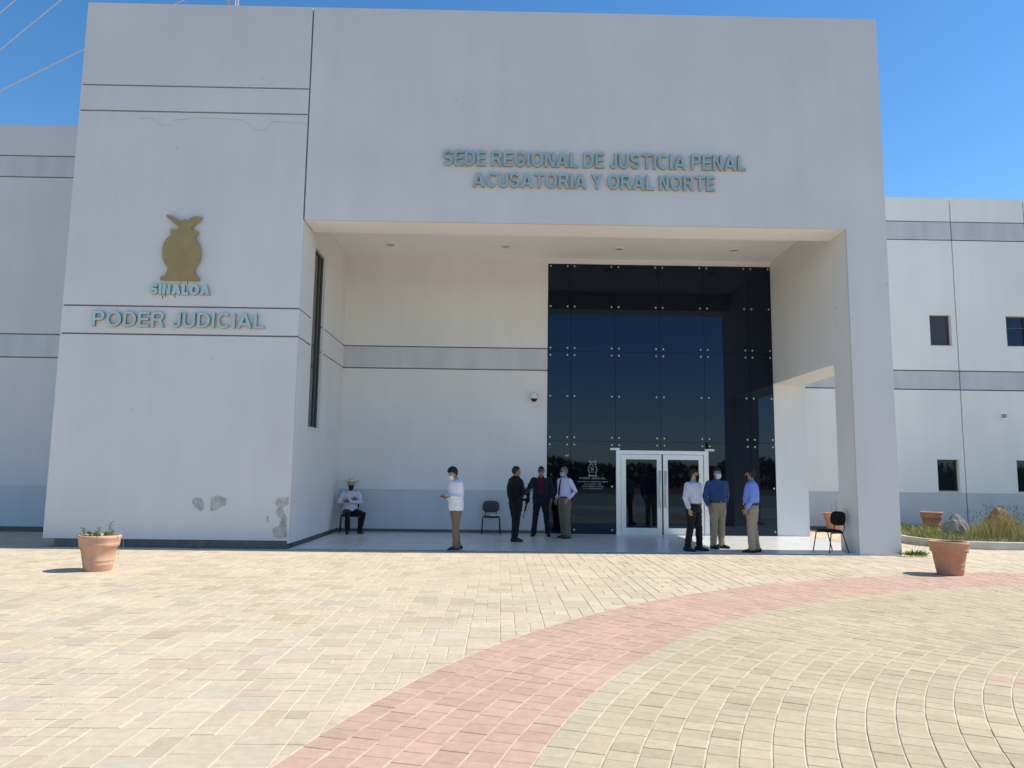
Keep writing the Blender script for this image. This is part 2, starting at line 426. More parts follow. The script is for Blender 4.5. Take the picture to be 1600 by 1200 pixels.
# porch left wall (faces right)
WIN = (17.0, 18.02, 2.62, 6.8)
for z0, z1 in ((.11, B2-h), (B2+h, B1-h), (B1+h, ZC)):
    hl = [(WIN[0], WIN[1], max(z0, WIN[2]), min(z1, WIN[3]))]
    slab('wall_panel', (XP, 0, 0), (0, 1, 0), (1, 0, 0), D+SK+.001, DB, z0, z1, -SK+.002, 0, 'wall_in', bld, hl)
slab('wall_core', (XP-SK, 0, 0), (0, 1, 0), (1, 0, 0), 16.901, 21.6, .112, ZT-.02, -.27, 0, 'joint', bld, holes=(WIN,))
win = obj('slot_window', *(lambda m: (m.v, m.f))(MB().box(XP-.14, XP-.03, WIN[0]+.002, WIN[0]+.035, WIN[2]+.002, WIN[3]-.002).box(XP-.14, XP-.03, WIN[1]-.035, WIN[1]-.002, WIN[2]+.002, WIN[3]-.002)
    .box(XP-.14, XP-.03, WIN[0]+.036, WIN[1]-.036, WIN[2]+.002, WIN[2]+.04).box(XP-.14, XP-.03, WIN[0]+.036, WIN[1]-.036, WIN[3]-.04, WIN[3]-.002).box(XP-.14, XP-.03, WIN[1]-.33, WIN[1]-.29, WIN[2]+.041, WIN[3]-.041)), 'frame_dark', bld)
def sub(o, parent):
    o.parent = parent; o.matrix_parent_inverse = Matrix(); return o
sub(box('pane', XP-.075, XP-.06, WIN[0]+.036, WIN[1]-.036, WIN[2]+.041, WIN[3]-.041, 'pane'), win)
trim = MB()
for a, b, c, d in ((WIN[0]-.05, WIN[0], WIN[2]-.07, WIN[3]+.12), (WIN[1], WIN[1]+.16, WIN[2]-.07, WIN[3]+.12), (WIN[0]+.001, WIN[1]-.001, WIN[3], WIN[3]+.12), (WIN[0]+.001, WIN[1]-.001, WIN[2]-.07, WIN[2])):
    trim.box(XP+.001, XP+.022, a, b, c, d)
sub(trim.build('trim', 'frame_white'), win)
# porch back wall
MB().box(XP-.05, XG-.02, DB+SK, 21.6, 0, ZC).build('wall_core', 'joint', bld)
for z0, z1, m in ((.10, 1.16, 'dado'), (1.16, B2-h, 'wall_in'), (B2+h, B1-h, 'band'), (B1+h, ZC, 'wall_in')):
    panel(XP, XG-.01, z0, z1, m, (0, DB, 0))
slab('skirting', (0, DB-.004, 0), UX, NY, XP+.001, XG-.012, .01, .098, -.05, .008, 'plinth', bld)
box('wall_header', XG-.008, XI-.001, DB-.004, DB+.4, 7.53, ZC, 'wall_in', bld)
# porch right wall with the side opening, and its front pier
slab('side_wall', (XI, 0, 0), (0, 1, 0), (-1, 0, 0), D+SK+.001, 21.6, 0, ZT-.06, -(XR-XI)+.003, 0, 'wall_in', bld, holes=((YF, DB, 0, ZO),))
panel(XI, XR, 0, ZL-.0005, 'wall', (0, D, 0), nm='pillar_face')
slab('ceiling', (0, 0, 0), UX, NY, XP, XI, ZC, ZC+.015, -DB, -YF-.031, 'ceil', bld)
for px, py in ((610, 382), (790, 385), (967, 389), (1147, 391)):
    p = on_z(px, py, ZC)
    o = MB().lathe([(.105, .012), (.15, .012), (.155, 0), (.146, -.02), (.11, -.02), (.105, 0)], 28).xf(Matrix.Translation((p.x, p.y, ZC-.004))).build('downlight', 'white', bld, True)
    sub(MB().lathe([(.001, .004), (.104, .004), (.104, -.001), (.001, -.004)], 24).xf(Matrix.Translation((p.x, p.y, ZC-.004))).build('lens', 'lens'), o)
# wear on the front: bare render patches and a hairline crack
def blob(pts, n, wob, y, name, m):
    P = [on_y(a, b, y) for a, b in pts]; out = []
    for i, p in enumerate(P):
        q = P[(i+1) % len(P)]
        for k in range(n):
            t = k/n; s = p.lerp(q, t); out.append((s.x+random.uniform(-wob, wob), y, s.z+random.uniform(-wob, wob)))
    N_ = len(out); v = out+[(a, y+.004, b) for a, _, b in out]
    return obj(name, v, [tuple(range(N_))]+[(i, i+N_, (i+1) % N_+N_, (i+1) % N_) for i in range(N_)], m, bld)
c4 = lambda x, y: (40+x/3.478, 700+y/3.478)
blob([c4(*p) for p in ((903, 280), (930, 268), (958, 276), (970, 305), (966, 338), (945, 342), (922, 322), (905, 300))], 4, .008, D-.003, 'bare_patch', 'patch')
blob([c4(*p) for p in ((1003, 270), (1035, 258), (1068, 264), (1098, 282), (1085, 312), (1050, 325), (1022, 346), (1000, 338), (1008, 305))], 4, .008, D-.003, 'bare_patch', 'patch')
blob([c4(*p) for p in ((1362, 275), (1430, 266), (1430, 312), (1398, 322), (1405, 350), (1420, 380), (1420, 485), (1380, 492), (1345, 482), (1342, 440), (1378, 420), (1388, 385), (1355, 355), (1368, 320), (1354, 300))], 4, .008, D-.003, 'bare_patch', 'patch')
blob([c4(*p) for p in ((1310, 366), (1320, 372), (1320, 404), (1310, 406))], 3, .004, D-.003, 'bare_patch', 'patch')
MT['rust'] = mat('rust stain', (.26, .17, .10), .9, .3, 20)
for x, y in ((713, 155), (1247, 102), (153, 309), (183, 307), (410, 122), (549, 334), (277, 232), (1305, 480), (1332, 498), (590, 250), (960, 70), (205, 640), (330, 560), (1385, 445), (120, 690)):
    r_ = random.uniform(.7, 1.4); blob([(x-r_, y), (x, y-r_*1.5), (x+r_*.8, y), (x+r_*.2, y+r_*1.6)], 2, .004, D-.003, 'pock_mark', 'crack')
for x, y, l in ((254, 462, 5), (259, 461, 3), (273, 462, 4), (282, 441, 3), (293, 440, 5)):
    blob([(x-1, y), (x+1, y), (x+.5, y+l), (x-.4, y+l)], 2, .003, D-.003, 'rust_streak', 'rust')
def crack(pts, y, wd=.006):
    P = [on_y(a, b, y) for a, b in pts]; v = []; f = []
    fine = []
    for p, q in zip(P, P[1:]):
        for k in range(6): fine.append(p.lerp(q, k/6)+Vector((random.uniform(-.012, .012), 0, random.uniform(-.012, .012))))
    fine.append(P[-1])
    for p in fine:
        ww = wd*random.uniform(.4, 1.1); v += [(p.x, y, p.z-ww), (p.x, y, p.z+ww)]
    for i in range(len(fine)-1): f.append((2*i, 2*i+2, 2*i+3, 2*i+1))
    obj('crack', v, f, 'crack', bld)
crack([(x/3.2, y/3.2) for x, y in ((690, 595), (745, 585), (800, 620), (845, 632), (880, 600), (1000, 588), (1200, 600), (1240, 615), (1275, 650), (1325, 650), (1360, 608), (1540, 618))], D-.0025)

# ------------------------------------------------------------------ wings
lw = thing('building_wing', 'lower wing in shade with grey bands, set back left of the entrance block', 'building', (-18, DL, 0), group='side wings of the courthouse', world=True)
box('wall_core', -32, XL-.03, DL+SK, DL+9, 0, 10.78, 'joint', lw)
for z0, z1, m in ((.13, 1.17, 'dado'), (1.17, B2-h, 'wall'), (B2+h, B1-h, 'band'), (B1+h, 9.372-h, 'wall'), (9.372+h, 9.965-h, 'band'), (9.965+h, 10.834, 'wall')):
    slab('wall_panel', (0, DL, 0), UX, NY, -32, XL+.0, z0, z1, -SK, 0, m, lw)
slab('plinth', (0, DL, 0), UX, NY, -32, XL-.02, 0, .128, -.2, -.03, 'plinth', lw)
box('parapet', -32, XL-.03, DL+SK+.003, DL+9, 10.782, 10.832, 'wall', lw)
rw = thing('building_wing', 'lower pale wing with small square windows behind the planted bed', 'building', (20, DR, 0), group='side wings of the courthouse', world=True)
box('wall_core', 7.5, 40, DR+.35, DR+9, 0, 10.84, 'joint', rw)
JX = [7.5, 14.80, 17.26, 24.6, 27, 34.3, 40]
WINS = [(13.92, 14.62, 5.92, 6.92, 'pane_brown'), (16.43, 17.15, 5.93, 6.92, 'pane'), (13.914, 14.615, 1.235, 2.235, 'pane'), (16.467, 17.16, 1.24, 2.24, 'pane'),
        (18.9, 19.6, 5.93, 6.92, 'pane'), (18.9, 19.6, 1.24, 2.24, 'pane')]
for x0, x1 in zip(JX, JX[1:]):
    a, b = x0+(h if x0 > 8 else 0), x1-h
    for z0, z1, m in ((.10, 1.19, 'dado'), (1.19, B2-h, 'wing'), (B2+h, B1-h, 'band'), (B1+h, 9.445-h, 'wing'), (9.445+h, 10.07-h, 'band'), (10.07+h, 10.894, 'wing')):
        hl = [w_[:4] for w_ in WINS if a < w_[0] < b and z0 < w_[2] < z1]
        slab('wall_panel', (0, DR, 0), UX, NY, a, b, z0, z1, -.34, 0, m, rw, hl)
slab('plinth', (0, DR, 0), UX, NY, 7.5, 40, 0, .098, -.2, -.012, 'plinth', rw)
box('parapet', 7.5, 40, DR+.353, DR+9, 10.842, 10.89, 'wing', rw)
for x0, x1, z0, z1, m in WINS:
    y = DR+.13
    fr = MB().box(x0, x0+.035, y, y+.06, z0, z1).box(x1-.035, x1, y, y+.06, z0, z1).box(x0+.036, x1-.036, y, y+.06, z0, z0+.035).box(x0+.036, x1-.036, y, y+.06, z1-.035, z1).build('window', 'frame_dark', rw)
    sub(box('pane', x0+.036, x1-.036, y+.02, y+.035, z0+.036, z1-.036, m), fr)
    if z0 > 4 and m == 'pane': sub(box('rail', x0+.037, x1-.037, y+.004, y+.018, z0+.60, z0+.63, 'frame_dark'), fr)
    sub(box('sill', x0-.03, x1+.03, DR-.025, DR+.1, z0-.028, z0-.002, 'frame_white'), fr)
p = on_y(1568, 650, DR)
t = thing('wall_light', 'small square grey light fitting on the pale right wing', 'lamp', (p.x, DR, p.z-.1), world=True)
box('back_plate', p.x-.11, p.x+.11, DR-.03, DR-.001, p.z-.11, p.z+.11, 'alu', t)
MB().ell((p.x, DR-.05, p.z), (.075, .05, .075)).build('lens', 'lens', t, True)

# ------------------------------------------------------------------ glass wall and doors
gw = thing('glass_wall', 'tall dark tinted glass wall with round steel fixings filling the porch back', 'glass wall', ((XG+XI)/2, DB, 0), world=True)
cols_ = [XG, 1.94, 3.175, 4.42, 5.67, 6.925, XI-.002]
rows_ = [.012, 2.53, 5.02, 7.525]
DX0, DX1, DZ = 3.18, 5.72, 2.29
box('backing', XG-.01, XI, DB+.16, DB+.2, 0, 7.6, 'rubber', gw)
for i in range(6):
    for j in range(3):
        a, b, c, d = cols_[i]+.004, cols_[i+1]-.004, rows_[j]+.004, rows_[j+1]-.004
        if j == 0 and i in (2, 3): c = DZ+.004
        if j == 0 and i == 1: b = DX0-.004
        if j == 0 and i == 4: a = DX1+.004
        tilt = random.uniform(-.0012, .0012)
        o = obj('glass_panel', [(a,DB+tilt,c),(b,DB-tilt,c),(b,DB-tilt,d),(a,DB+tilt,d),(a,DB+.02,c),(b,DB+.02,c),(b,DB+.02,d),(a,DB+.02,d)],
                [(0,1,2,3),(5,4,7,6),(0,4,5,1),(1,5,6,2),(2,6,7,3),(3,7,4,0)], 'glass', gw)
fu = [XG+.07]
for c in cols_[1:-1]: fu += [c-.1, c+.1]
fu += [XI-.07]
fz = [7.46, 6.30, 5.12, 4.92, 3.77, 2.63, 2.43, 1.30, .13]
fit_me = MB().lathe([(.001, 0), (.027, 0), (.027, .012), (.02, .022), (.001, .024)], 14).xf(Matrix.Rotation(R(90), 4, 'X'))
me = bpy.data.meshes.new('fixing'); me.from_pydata([tuple(v) for v in fit_me.v], [], fit_me.f); me.materials.append(MT['steel'])
for u in fu:
    for z in fz:
        if z < 2.4 and DX0-.05 < u < DX1+.05: continue
        o = bpy.data.objects.new('fixing', me); col.objects.link(o); o.parent = gw; o.matrix_parent_inverse = gw.matrix_basis.inverted(); o.location = (u, DB-.002, z)
dr = thing('entrance_door', 'aluminium framed double glass door in the dark glass wall', 'door', ((DX0+DX1)/2, DB, 0), world=True)
y0, y1 = DB-.06, DB+.05
MB().box(DX0, DX0+.13, y0, y1, .012, DZ).box(DX1-.13, DX1, y0, y1, .012, DZ).box(DX0+.131, DX1-.131, y0, y1, DZ-.10, DZ).build('door_frame', 'alu', dr)
xm = (DX0+DX1)/2
for a, b, hs in ((DX0+.14, xm-.02, 1), (xm+.02, DX1-.14, -1)):
    lf = MB().box(a, a+.13, y0+.02, y1-.02, .02, DZ-.11).box(b-.13, b, y0+.02, y1-.02, .02, DZ-.11).box(a+.131, b-.131, y0+.02, y1-.02, .02, .20).box(a+.131, b-.131, y0+.02, y1-.02, DZ-.24, DZ-.11).build('door_leaf', 'alu', dr)
    sub(box('pane', a+.131, b-.131, y0+.05, y0+.07, .201, DZ-.241, 'glass'), lf)
    hx = b-.06 if hs > 0 else a+.06
    sub(MB().tube([(hx, y0-.06, .75), (hx, y0-.06, 1.75)], .016).tube([(hx, y0-.06, .85), (hx, y0+.025, .85)], .01).tube([(hx, y0-.06, 1.65), (hx, y0+.025, 1.65)], .01).build('pull_handle', 'steel', None, True), lf)
for x in (DX0-.03, DX1+.03): box('bracket', x-.13, x+.13, y0-.015, DB-.004, DZ+.004, DZ+.06, 'steel', dr)

# ------------------------------------------------------------------ lettering
def arc(cx, cy, rx, ry, a0, a1, n=14): return [(cx+rx*math.cos(R(a0+(a1-a0)*k/n)), cy+ry*math.sin(R(a0+(a1-a0)*k/n))) for k in range(n+1)]
def stroke(pts, t):
    """outline of a line of even width with mitred corners"""
    L_, R_ = [], []
    for i, p in enumerate(pts):
        a = Vector(pts[max(i-1, 0)]); b = Vector(pts[min(i+1, len(pts)-1)]); p = Vector(p)
        d0 = (p-a).normalized() if i else (b-p).normalized(); d1 = (b-p).normalized() if i < len(pts)-1 else d0
        n0 = Vector((-d0.y, d0.x)); n1 = Vector((-d1.y, d1.x)); m_ = (n0+n1).normalized(); k = t/2/max(.35, m_.dot(n0))
        L_.append(tuple(p+m_*k)); R_.append(tuple(p-m_*k))
    return L_+R_[::-1]
GW = dict(S=.78, E=.70, D=.80, R=.84, G=.88, I=.0, O=.94, N=.76, A=.94, L=.64, J=.58, U=.78, T=.76, C=.86, P=.74, Y=.88, M=.92, Z=.72)
def glyph(ch, t):
    b = t*.86; w = GW[ch]+(t if ch == 'I' else .25*(t-.17)); h_ = t/2; q = b/2
    if ch == 'I': return [[(0, 0), (0, 1), (w, 1), (w, 0)]], w
    if ch == 'L': return [[(0, 0), (0, 1), (t, 1), (t, b), (w, b), (w, 0)]], w
    if ch == 'T': return [[(w/2-h_, 0), (w/2-h_, 1-b), (0, 1-b), (0, 1), (w, 1), (w, 1-b), (w/2+h_, 1-b), (w/2+h_, 0)]], w
    if ch == 'E': return [[(0, 0), (0, 1), (w, 1), (w, 1-b), (t, 1-b), (t, .52+q), (w*.92, .52+q), (w*.92, .52-q), (t, .52-q), (t, b), (w, b), (w, 0)]], w
    if ch == 'N': return [[(0, 0), (0, 1), (t*1.08, 1), (w-t, .30), (w-t, 1), (w, 1), (w, 0), (w-t*1.08, 0), (t, .70), (t, 0)]], w
    if ch == 'M': return [[(0, 0), (0, 1), (t*1.35, 1), (w/2, .32), (w-t*1.35, 1), (w, 1), (w, 0), (w-t, 0), (w-t, .72), (w/2+t*.4, 0), (w/2-t*.4, 0), (t, .72), (t, 0)]], w
    if ch == 'Z': return [[(0, 0), (0, b), (w-t*1.3, 1-b), (.03, 1-b), (.03, 1), (w, 1), (w, 1-b), (t*1.3, b), (w, b), (w, 0)]], w
    if ch == 'Y': return [[(w/2-h_, 0), (w/2-h_, .42), (0, 1), (t*1.2, 1), (w/2, .58), (w-t*1.2, 1), (w, 1), (w/2+h_, .42), (w/2+h_, 0)]], w
    if ch == 'A':
        k = w/2-.55*t; zt = (w/2-1.1*t)/k
        return [[(0, 0), (k, 1), (w-k, 1), (w, 0), (w-1.1*t, 0), (w-1.1*t-.20*k, .20), (1.1*t+.20*k, .20), (1.1*t, 0)], [(1.1*t+.36*k, .36), (w/2, zt), (w-1.1*t-.36*k, .36)]], w
    if ch == 'O': return [arc(w/2, .5, w/2, .52, 0, 345, 23), arc(w/2, .5, w/2-t, .52-b, 0, 345, 23)], w
    if ch == 'D': return [[(0, 0), (0, 1)]+arc(w*.42, .5, w*.58, .5, 90, -90, 18), [(t, b)]+[(t, 1-b)]+arc(w*.42, .5, w*.58-t, .5-b, 90, -90, 18)], w
    if ch == 'C': return [stroke(arc(w/2+.02, .5, w/2-h_, .52-q, 42, 318, 26), b*1.04)], w
    if ch == 'G': return [stroke(arc(w/2, .5, w/2-h_, .52-q, 42, 322, 26)+[(w-h_, .47), (w*.54, .47)], b*1.02)], w
    if ch == 'S':
        rx, ry = w/2-h_, (1.02-b)/4
        return [stroke(arc(w/2, .5+ry, rx, ry, 18, 270, 20)+arc(w/2, .5-ry, rx, ry, 90, -162, 20)[1:], b*1.02)], w
    if ch == 'U': return [stroke([(h_, 1)]+arc(w/2, .36, w/2-h_, .37-q, 180, 360, 16)+[(w-h_, 1)], t*.97)], w
    if ch == 'J': return [stroke([(w-h_, 1)]+arc(w/2, .30, w/2-h_, .31-q, 0, -170, 16), t*.95)], w
    r_ = .29
    hole = [(t, 1-b)]+arc(w-r_, 1-r_, r_-t*.98, r_-b, 90, -90, 12)+[(t, 1-2*r_+b)]
    if ch == 'P': return [[(0, 0), (0, 1)]+arc(w-r_, 1-r_, r_, r_, 90, -90, 14)+[(t, 1-2*r_), (t, 0)], hole], w
    if ch == 'R':
        w2 = w-.06; hole = [(t, 1-b)]+arc(w2-r_, 1-r_, r_-t*.98, r_-b, 90, -90, 12)+[(t, 1-2*r_+b)]
        return [[(0, 0), (0, 1)]+arc(w2-r_, 1-r_, r_, r_, 90, -62, 14)+[(w, 0), (w-t*1.2, 0), (w*.50, 1-2*r_), (t, 1-2*r_), (t, 0)], hole], w
def lettering(parent, txt, x0, x1, zc, hgt, y, ext, mface, mside, t=.19, gap=.14, nm='letter'):
    pos, items = 0., []
    for ch in txt:
        if ch == ' ': pos += .30; continue
        loops, w_ = glyph(ch, t); items.append((loops, pos)); pos += w_+gap
    sx = (x1-x0)/(pos-gap)
    for loops, px in items:
        cu = bpy.data.curves.new('glyph', 'CURVE'); cu.dimensions = '2D'; cu.fill_mode = 'BOTH'; cu.extrude = .5
        for lp in loops:
            sp = cu.splines.new('POLY'); sp.points.add(len(lp)-1); sp.use_cyclic_u = True
            for k, (a, b) in enumerate(lp): sp.points[k].co = (a, b, 0, 1)
        o = bpy.data.objects.new('glyph', cu); col.objects.link(o)
        dg = bpy.context.evaluated_depsgraph_get(); dg.update()
        me = bpy.data.meshes.new_from_object(o.evaluated_get(dg)); bpy.data.objects.remove(o); bpy.data.curves.remove(cu)
        me.materials.clear()
        for v in me.vertices: v.co = (x0+(v.co.x+px)*sx, y-(v.co.z+.5)*ext, zc+(v.co.y-.5)*hgt)
        me.update(); fm = [0 if abs(p.normal.y) > .7 else 1 for p in me.polygons]
        link(nm, me, None, parent, False, [mface, mside], fm)
def sign(name, label, lines, x, z, cat='sign'):
    t = thing(name, label, cat, (x, D, z), world=True)
    for a in lines: lettering(t, *a)
    return t
sign('wall_lettering', 'two lines of pale blue raised letters high over the porch', [
    ('SEDE REGIONAL DE JUSTICIA PENAL', -1.353, 5.373, 8.53, .345, D-.012, .055, 'teal', 'brass_edge'),
    ('ACUSATORIA Y ORAL NORTE', -.679, 4.676, 8.04, .335, D-.012, .055, 'teal', 'brass_edge')], 2, 7.9)
sign('wall_lettering', 'aqua raised letters reading PODER JUDICIAL between two wall joints', [
    ('PODER JUDICIAL', -8.738, -5.09, 4.79, .325, D-.012, .055, 'teal_light', 'brass_edge', .165)], -6.9, 4.6)
sign('wall_lettering', 'short bold aqua raised letters reading SINALOA under the gold emblem', [
    ('SINALOA', -7.575, -6.29, 5.455, .225, D-.012, .05, 'teal_light', 'brass_edge', .30, .06)], -6.9, 5.3)
EMB = [(697,125),(712,127),(740,138),(765,155),(785,160),(797,147),(810,158),(835,140),(865,134),(892,142),(880,158),(850,180),(832,198),(840,216),(852,208),(874,224),(850,252),(862,264),(878,295),(885,330),(881,365),(868,395),(850,422),(852,450),(875,468),(875,483),(665,480),(665,464),(690,455),(702,432),(706,415),(688,390),(677,360),(675,320),(682,285),(700,255),(727,232),(718,212),(728,200),(742,210),(765,205),(768,195),(745,175),(720,155),(700,138)]
EP = [on_y(60+x/3.478, 300+y/3.478, D-.05) for x, y in EMB]
def extr(name, P2, y0, y1, m, parent):
    n = len(P2); v = [(a, y0, b) for a, b in P2]+[(a, y1, b) for a, b in P2]
    f = [tuple(range(n)), tuple(reversed(range(n, 2*n)))]+[(i, n+i, n+(i+1) % n, (i+1) % n) for i in range(n)]
    o = obj(name, v, f, m, parent); bm = bmesh.new(); bm.from_mesh(o.data); bmesh.ops.triangulate(bm, faces=bm.faces); bmesh.ops.recalc_face_normals(bm, faces=bm.faces); bm.to_mesh(o.data); bm.free(); return o
em = thing('wall_emblem', 'dull gold jar shaped emblem with two horns on the left block', 'emblem', (-6.95, D, 5.6), world=True)
extr('emblem_plate', [(p.x, p.z) for p in EP], D-.085, D-.03, 'gold', em)
MB().box(-7.1, -7.06, D-.031, D-.001, 5.9, 5.94).box(-6.84, -6.8, D-.031, D-.001, 5.9, 5.94).box(-6.97, -6.93, D-.031, D-.001, 6.7, 6.74).build('spacer', 'joint', em)
# white vinyl on the glass
dc = thing('glass_decal', 'small white emblem and lettering printed on the dark glass beside the door', 'decal', (2.53, DB, 1.1), world=True)
yd = DB-.0055
ex, ez, es = 2.54, 1.79, .30
cx0 = sum(p.x for p in EP)/len(EP); zmin = min(p.z for p in EP); zmax = max(p.z for p in EP)
def emb_outline(s): return [(ex+(p.x-cx0)*es*s, ez+((p.z-(zmin+zmax)/2)*es*s)) for p in EP]
oo, ii = emb_outline(1), emb_outline(.86); n = len(oo)
obj('emblem_outline', [(a, yd, b) for a, b in oo]+[(a, yd, b) for a, b in ii], [(i, (i+1) % n, n+(i+1) % n, n+i) for i in range(n)], 'decal', dc)
for k, (dx, dz, ww, hh) in enumerate(((-.03, .02, .05, .012), (.02, .05, .06, .01), (-.02, -.05, .07, .012), (.02, -.02, .03, .05), (0, -.10, .09, .012), (-.035, -.01, .012, .06), (0, .09, .03, .02))):
    MB().box(ex+dx-ww/2, ex+dx+ww/2, yd, yd+.001, ez+dz-hh/2, ez+dz+hh/2).build('emblem_detail', 'decal', dc)
for txt, x0, x1, zc, hh in (('PODER JUDICIAL', 2.175, 2.905, 1.52, .052), ('JUZGADO DE PRIMERA INSTANCIA', 2.12, 2.97, 1.425, .034), ('DE CONTROL Y DE', 2.32, 2.78, 1.36, .034), ('ENJUICIAMIENTO PENAL', 2.25, 2.85, 1.30, .034), ('DE LA REGION NORTE', 2.28, 2.82, 1.24, .034)):
    lettering(dc, txt, x0, x1, zc, hh, yd, .0015, 'decal', 'decal', .16)
p = on_y(886, 711, DB-.006)
s = obj('torn_sticker', [(p.x+a, p.y-b*.0, p.z+c) for a, b, c in ((-.06, 0, -.03), (0, 0, -.045), (.05, 0, -.01), (.07, 0, .035), (.03, 0, .01), (-.02, 0, .015), (-.055, 0, 0))]+[(p.x+a, p.y+.002, p.z+c) for a, c in ((-.06, -.03), (0, -.045), (.05, -.01), (.07, .035), (.03, .01), (-.02, .015), (-.055, 0))],
        [tuple(range(7))]+[(i, i+7, (i+1) % 7+7, (i+1) % 7) for i in range(7)], 'decal')
tag(s, 'small torn white sticker on the dark glass above the printed emblem', 'sticker')

# ------------------------------------------------------------------ security camera
p = on_y(834, 622, DB)
t = thing('security_camera', 'white dome security camera on the porch wall beside the glass', 'camera', (p.x, DB, p.z-.15), world=True)
MB().box(p.x-.06, p.x+.06, DB-.025, DB-.001, p.z-.02, p.z+.16).tube([(p.x, DB-.02, p.z+.10), (p.x, DB-.16, p.z+.13), (p.x, DB-.2, p.z+.1)], .025).build('bracket', 'white', t)
MB().lathe([(.03, .13), (.09, .11), (.105, .06), (.11, -.03), (.10, -.035)], 24).xf(Matrix.Translation((p.x, DB-.2, p.z))).build('housing', 'white', t, True)
MB().ell((p.x, DB-.2, p.z-.04), (.085, .085, .085)).build('dome', 'black_plastic', t, True)

# ------------------------------------------------------------------ planting bed
kb = MB(); out = [Vector((*k, 0)) for k in KERB]
nrm = []
for i in range(len(out)):
    t_ = (out[min(i+1, len(out)-1)]-out[max(i-1, 0)]).normalized(); nrm.append(Vector((-t_.y, t_.x, 0)))
V, Fc = [], []
for p, n_ in zip(out, nrm):
    for w_, z in ((0, -.02), (0, .16), (.012, .175), (.138, .175), (.15, .16), (.15, -.02)): V.append(p+n_*w_+Vector((0, 0, z)))
for i in range(len(out)-1):
    for k in range(5): Fc.append((6*i+k, 6*i+6+k, 6*i+7+k, 6*i+1+k))
tag(obj('kerb', V, Fc, 'kerb'), kind='structure')
bedv = [(p+n_*.14).to_tuple()[:2] for p, n_ in zip(out, nrm)]
bed = [(x, y, .085) for x, y in bedv]+[(22, 23.76, .085)]
bedin = [(p+n_*.19).to_tuple()[:2] for p, n_ in zip(out, nrm)]+[(22, 23.76)]
tag(obj('planting_bed', bed, [tuple(range(len(bed)))], 'soil'), kind='structure')
def rock(name, label, loc, sc, m, seed, sharp):
    bm = bmesh.new(); bmesh.ops.create_icosphere(bm, subdivisions=4, radius=1)
    for v in bm.verts:
        d = v.co.normalized(); q = d*1.3+Vector((seed, 0, 0))
        k = 1+.24*noise.noise(q*1.1)+.12*noise.noise(q*2.6)+.09*abs(noise.noise(q*5))+.03*noise.noise(q*12)
        z = d.z; v.co = Vector((d.x*k*(1-sharp*max(0, z)), d.y*k*(1-sharp*max(0, z)), d.z*k))
        v.co = Vector((v.co.x*sc[0], v.co.y*sc[1], v.co.z*sc[2]))
    me = bpy.data.meshes.new(name); bm.to_mesh(me); bm.free(); o = link(name, me, m)
    o.location = loc; tag(o, label, 'rock'); return o
rock('boulder', 'rugged grey boulder in the planted bed beside the terracotta pot', (11.72, 19.35, .25), (.31, .28, .44), 'rock_grey', 3.1, .15)
rock('boulder', 'brown pointed rock half hidden in tall dry grass', (12.55, 18.95, .20), (.48, .36, .72), 'rock_brown', 9.4, .42)
rock('boulder', 'dark reddish stone at the right edge of the planted bed', (13.05, 18.1, .16), (.16, .16, .16), 'rock_brown', 5.2, .1)
gv, gf, gc = [], [], []
def blade(x, y, z, hgt, lean, wid, c):
    a = random.uniform(0, 6.28); dx, dy = math.cos(a), math.sin(a); b = random.uniform(0, 6.28); lx, ly = math.cos(b)*lean, math.sin(b)*lean
    i = len(gv)
    gv.extend([(x-dx*wid, y-dy*wid, z), (x+dx*wid, y+dy*wid, z), (x+lx*.35+dx*wid*.7, y+ly*.35+dy*wid*.7, z+hgt*.6), (x+lx*.35-dx*wid*.7, y+ly*.35-dy*wid*.7, z+hgt*.6), (x+lx, y+ly, z+hgt)])
    gf.extend([(i, i+1, i+2, i+3), (i+3, i+2, i+4)]); gc.extend([c, c])
cnt = 0
while cnt < 26000:
    x, y = random.uniform(10.3, 18.5), 17.5+(random.random()**1.3)*6.0
    if not inside(x, y, bedin) or y > 23.6: continue
    cnt += 1
    n1 = noise.noise(Vector((x*1.3, y*1.3, 0))); n2 = noise.noise(Vector((x*.8, y*.8, 7)))
    hh = max(.05, (.17+.13*n1)*random.uniform(.5, 1.3))
    dry = n2+random.uniform(-.35, .35)
    c = (.25, .30, .06) if dry < .12 else (.44, .39, .16)
    k = random.uniform(.65, 1.3); blade(x, y, .08, hh, hh*random.uniform(.1, .7), random.uniform(.004, .009), tuple(v*k for v in c))
for _ in range(1900):                        # tall dry grass around the brown rock
    a = random.uniform(0, 6.28); r_ = abs(random.gauss(0, .42)); x, y = 12.5+r_*math.cos(a)*1.25, 18.65+r_*math.sin(a)*.6
    if not inside(x, y, bedin): continue
    k = random.uniform(.7, 1.25); hh = random.uniform(.3, .72)*(1.15-.4*min(1, r_)); blade(x, y, .08, hh, hh*random.uniform(.1, .45), .004, (.50*k, .43*k, .18*k))
for _ in range(420):                         # seed heads
    x, y = 12.75+random.gauss(0, .5), 18.75+random.gauss(0, .25); z = random.uniform(.45, .98)
    for _k in range(2): blade(x, y, z, .05, .02, .007, (.16, .11, .07))
    blade(x+random.uniform(-.04, .04), y, .08, z-.05, .04, .002, (.25, .22, .10))
go = obj('grass', gv, gf, 'grass'); set_cols(go, gc); tag(go, 'green and dry yellow grass covering the planted bed', 'grass', kind='stuff')

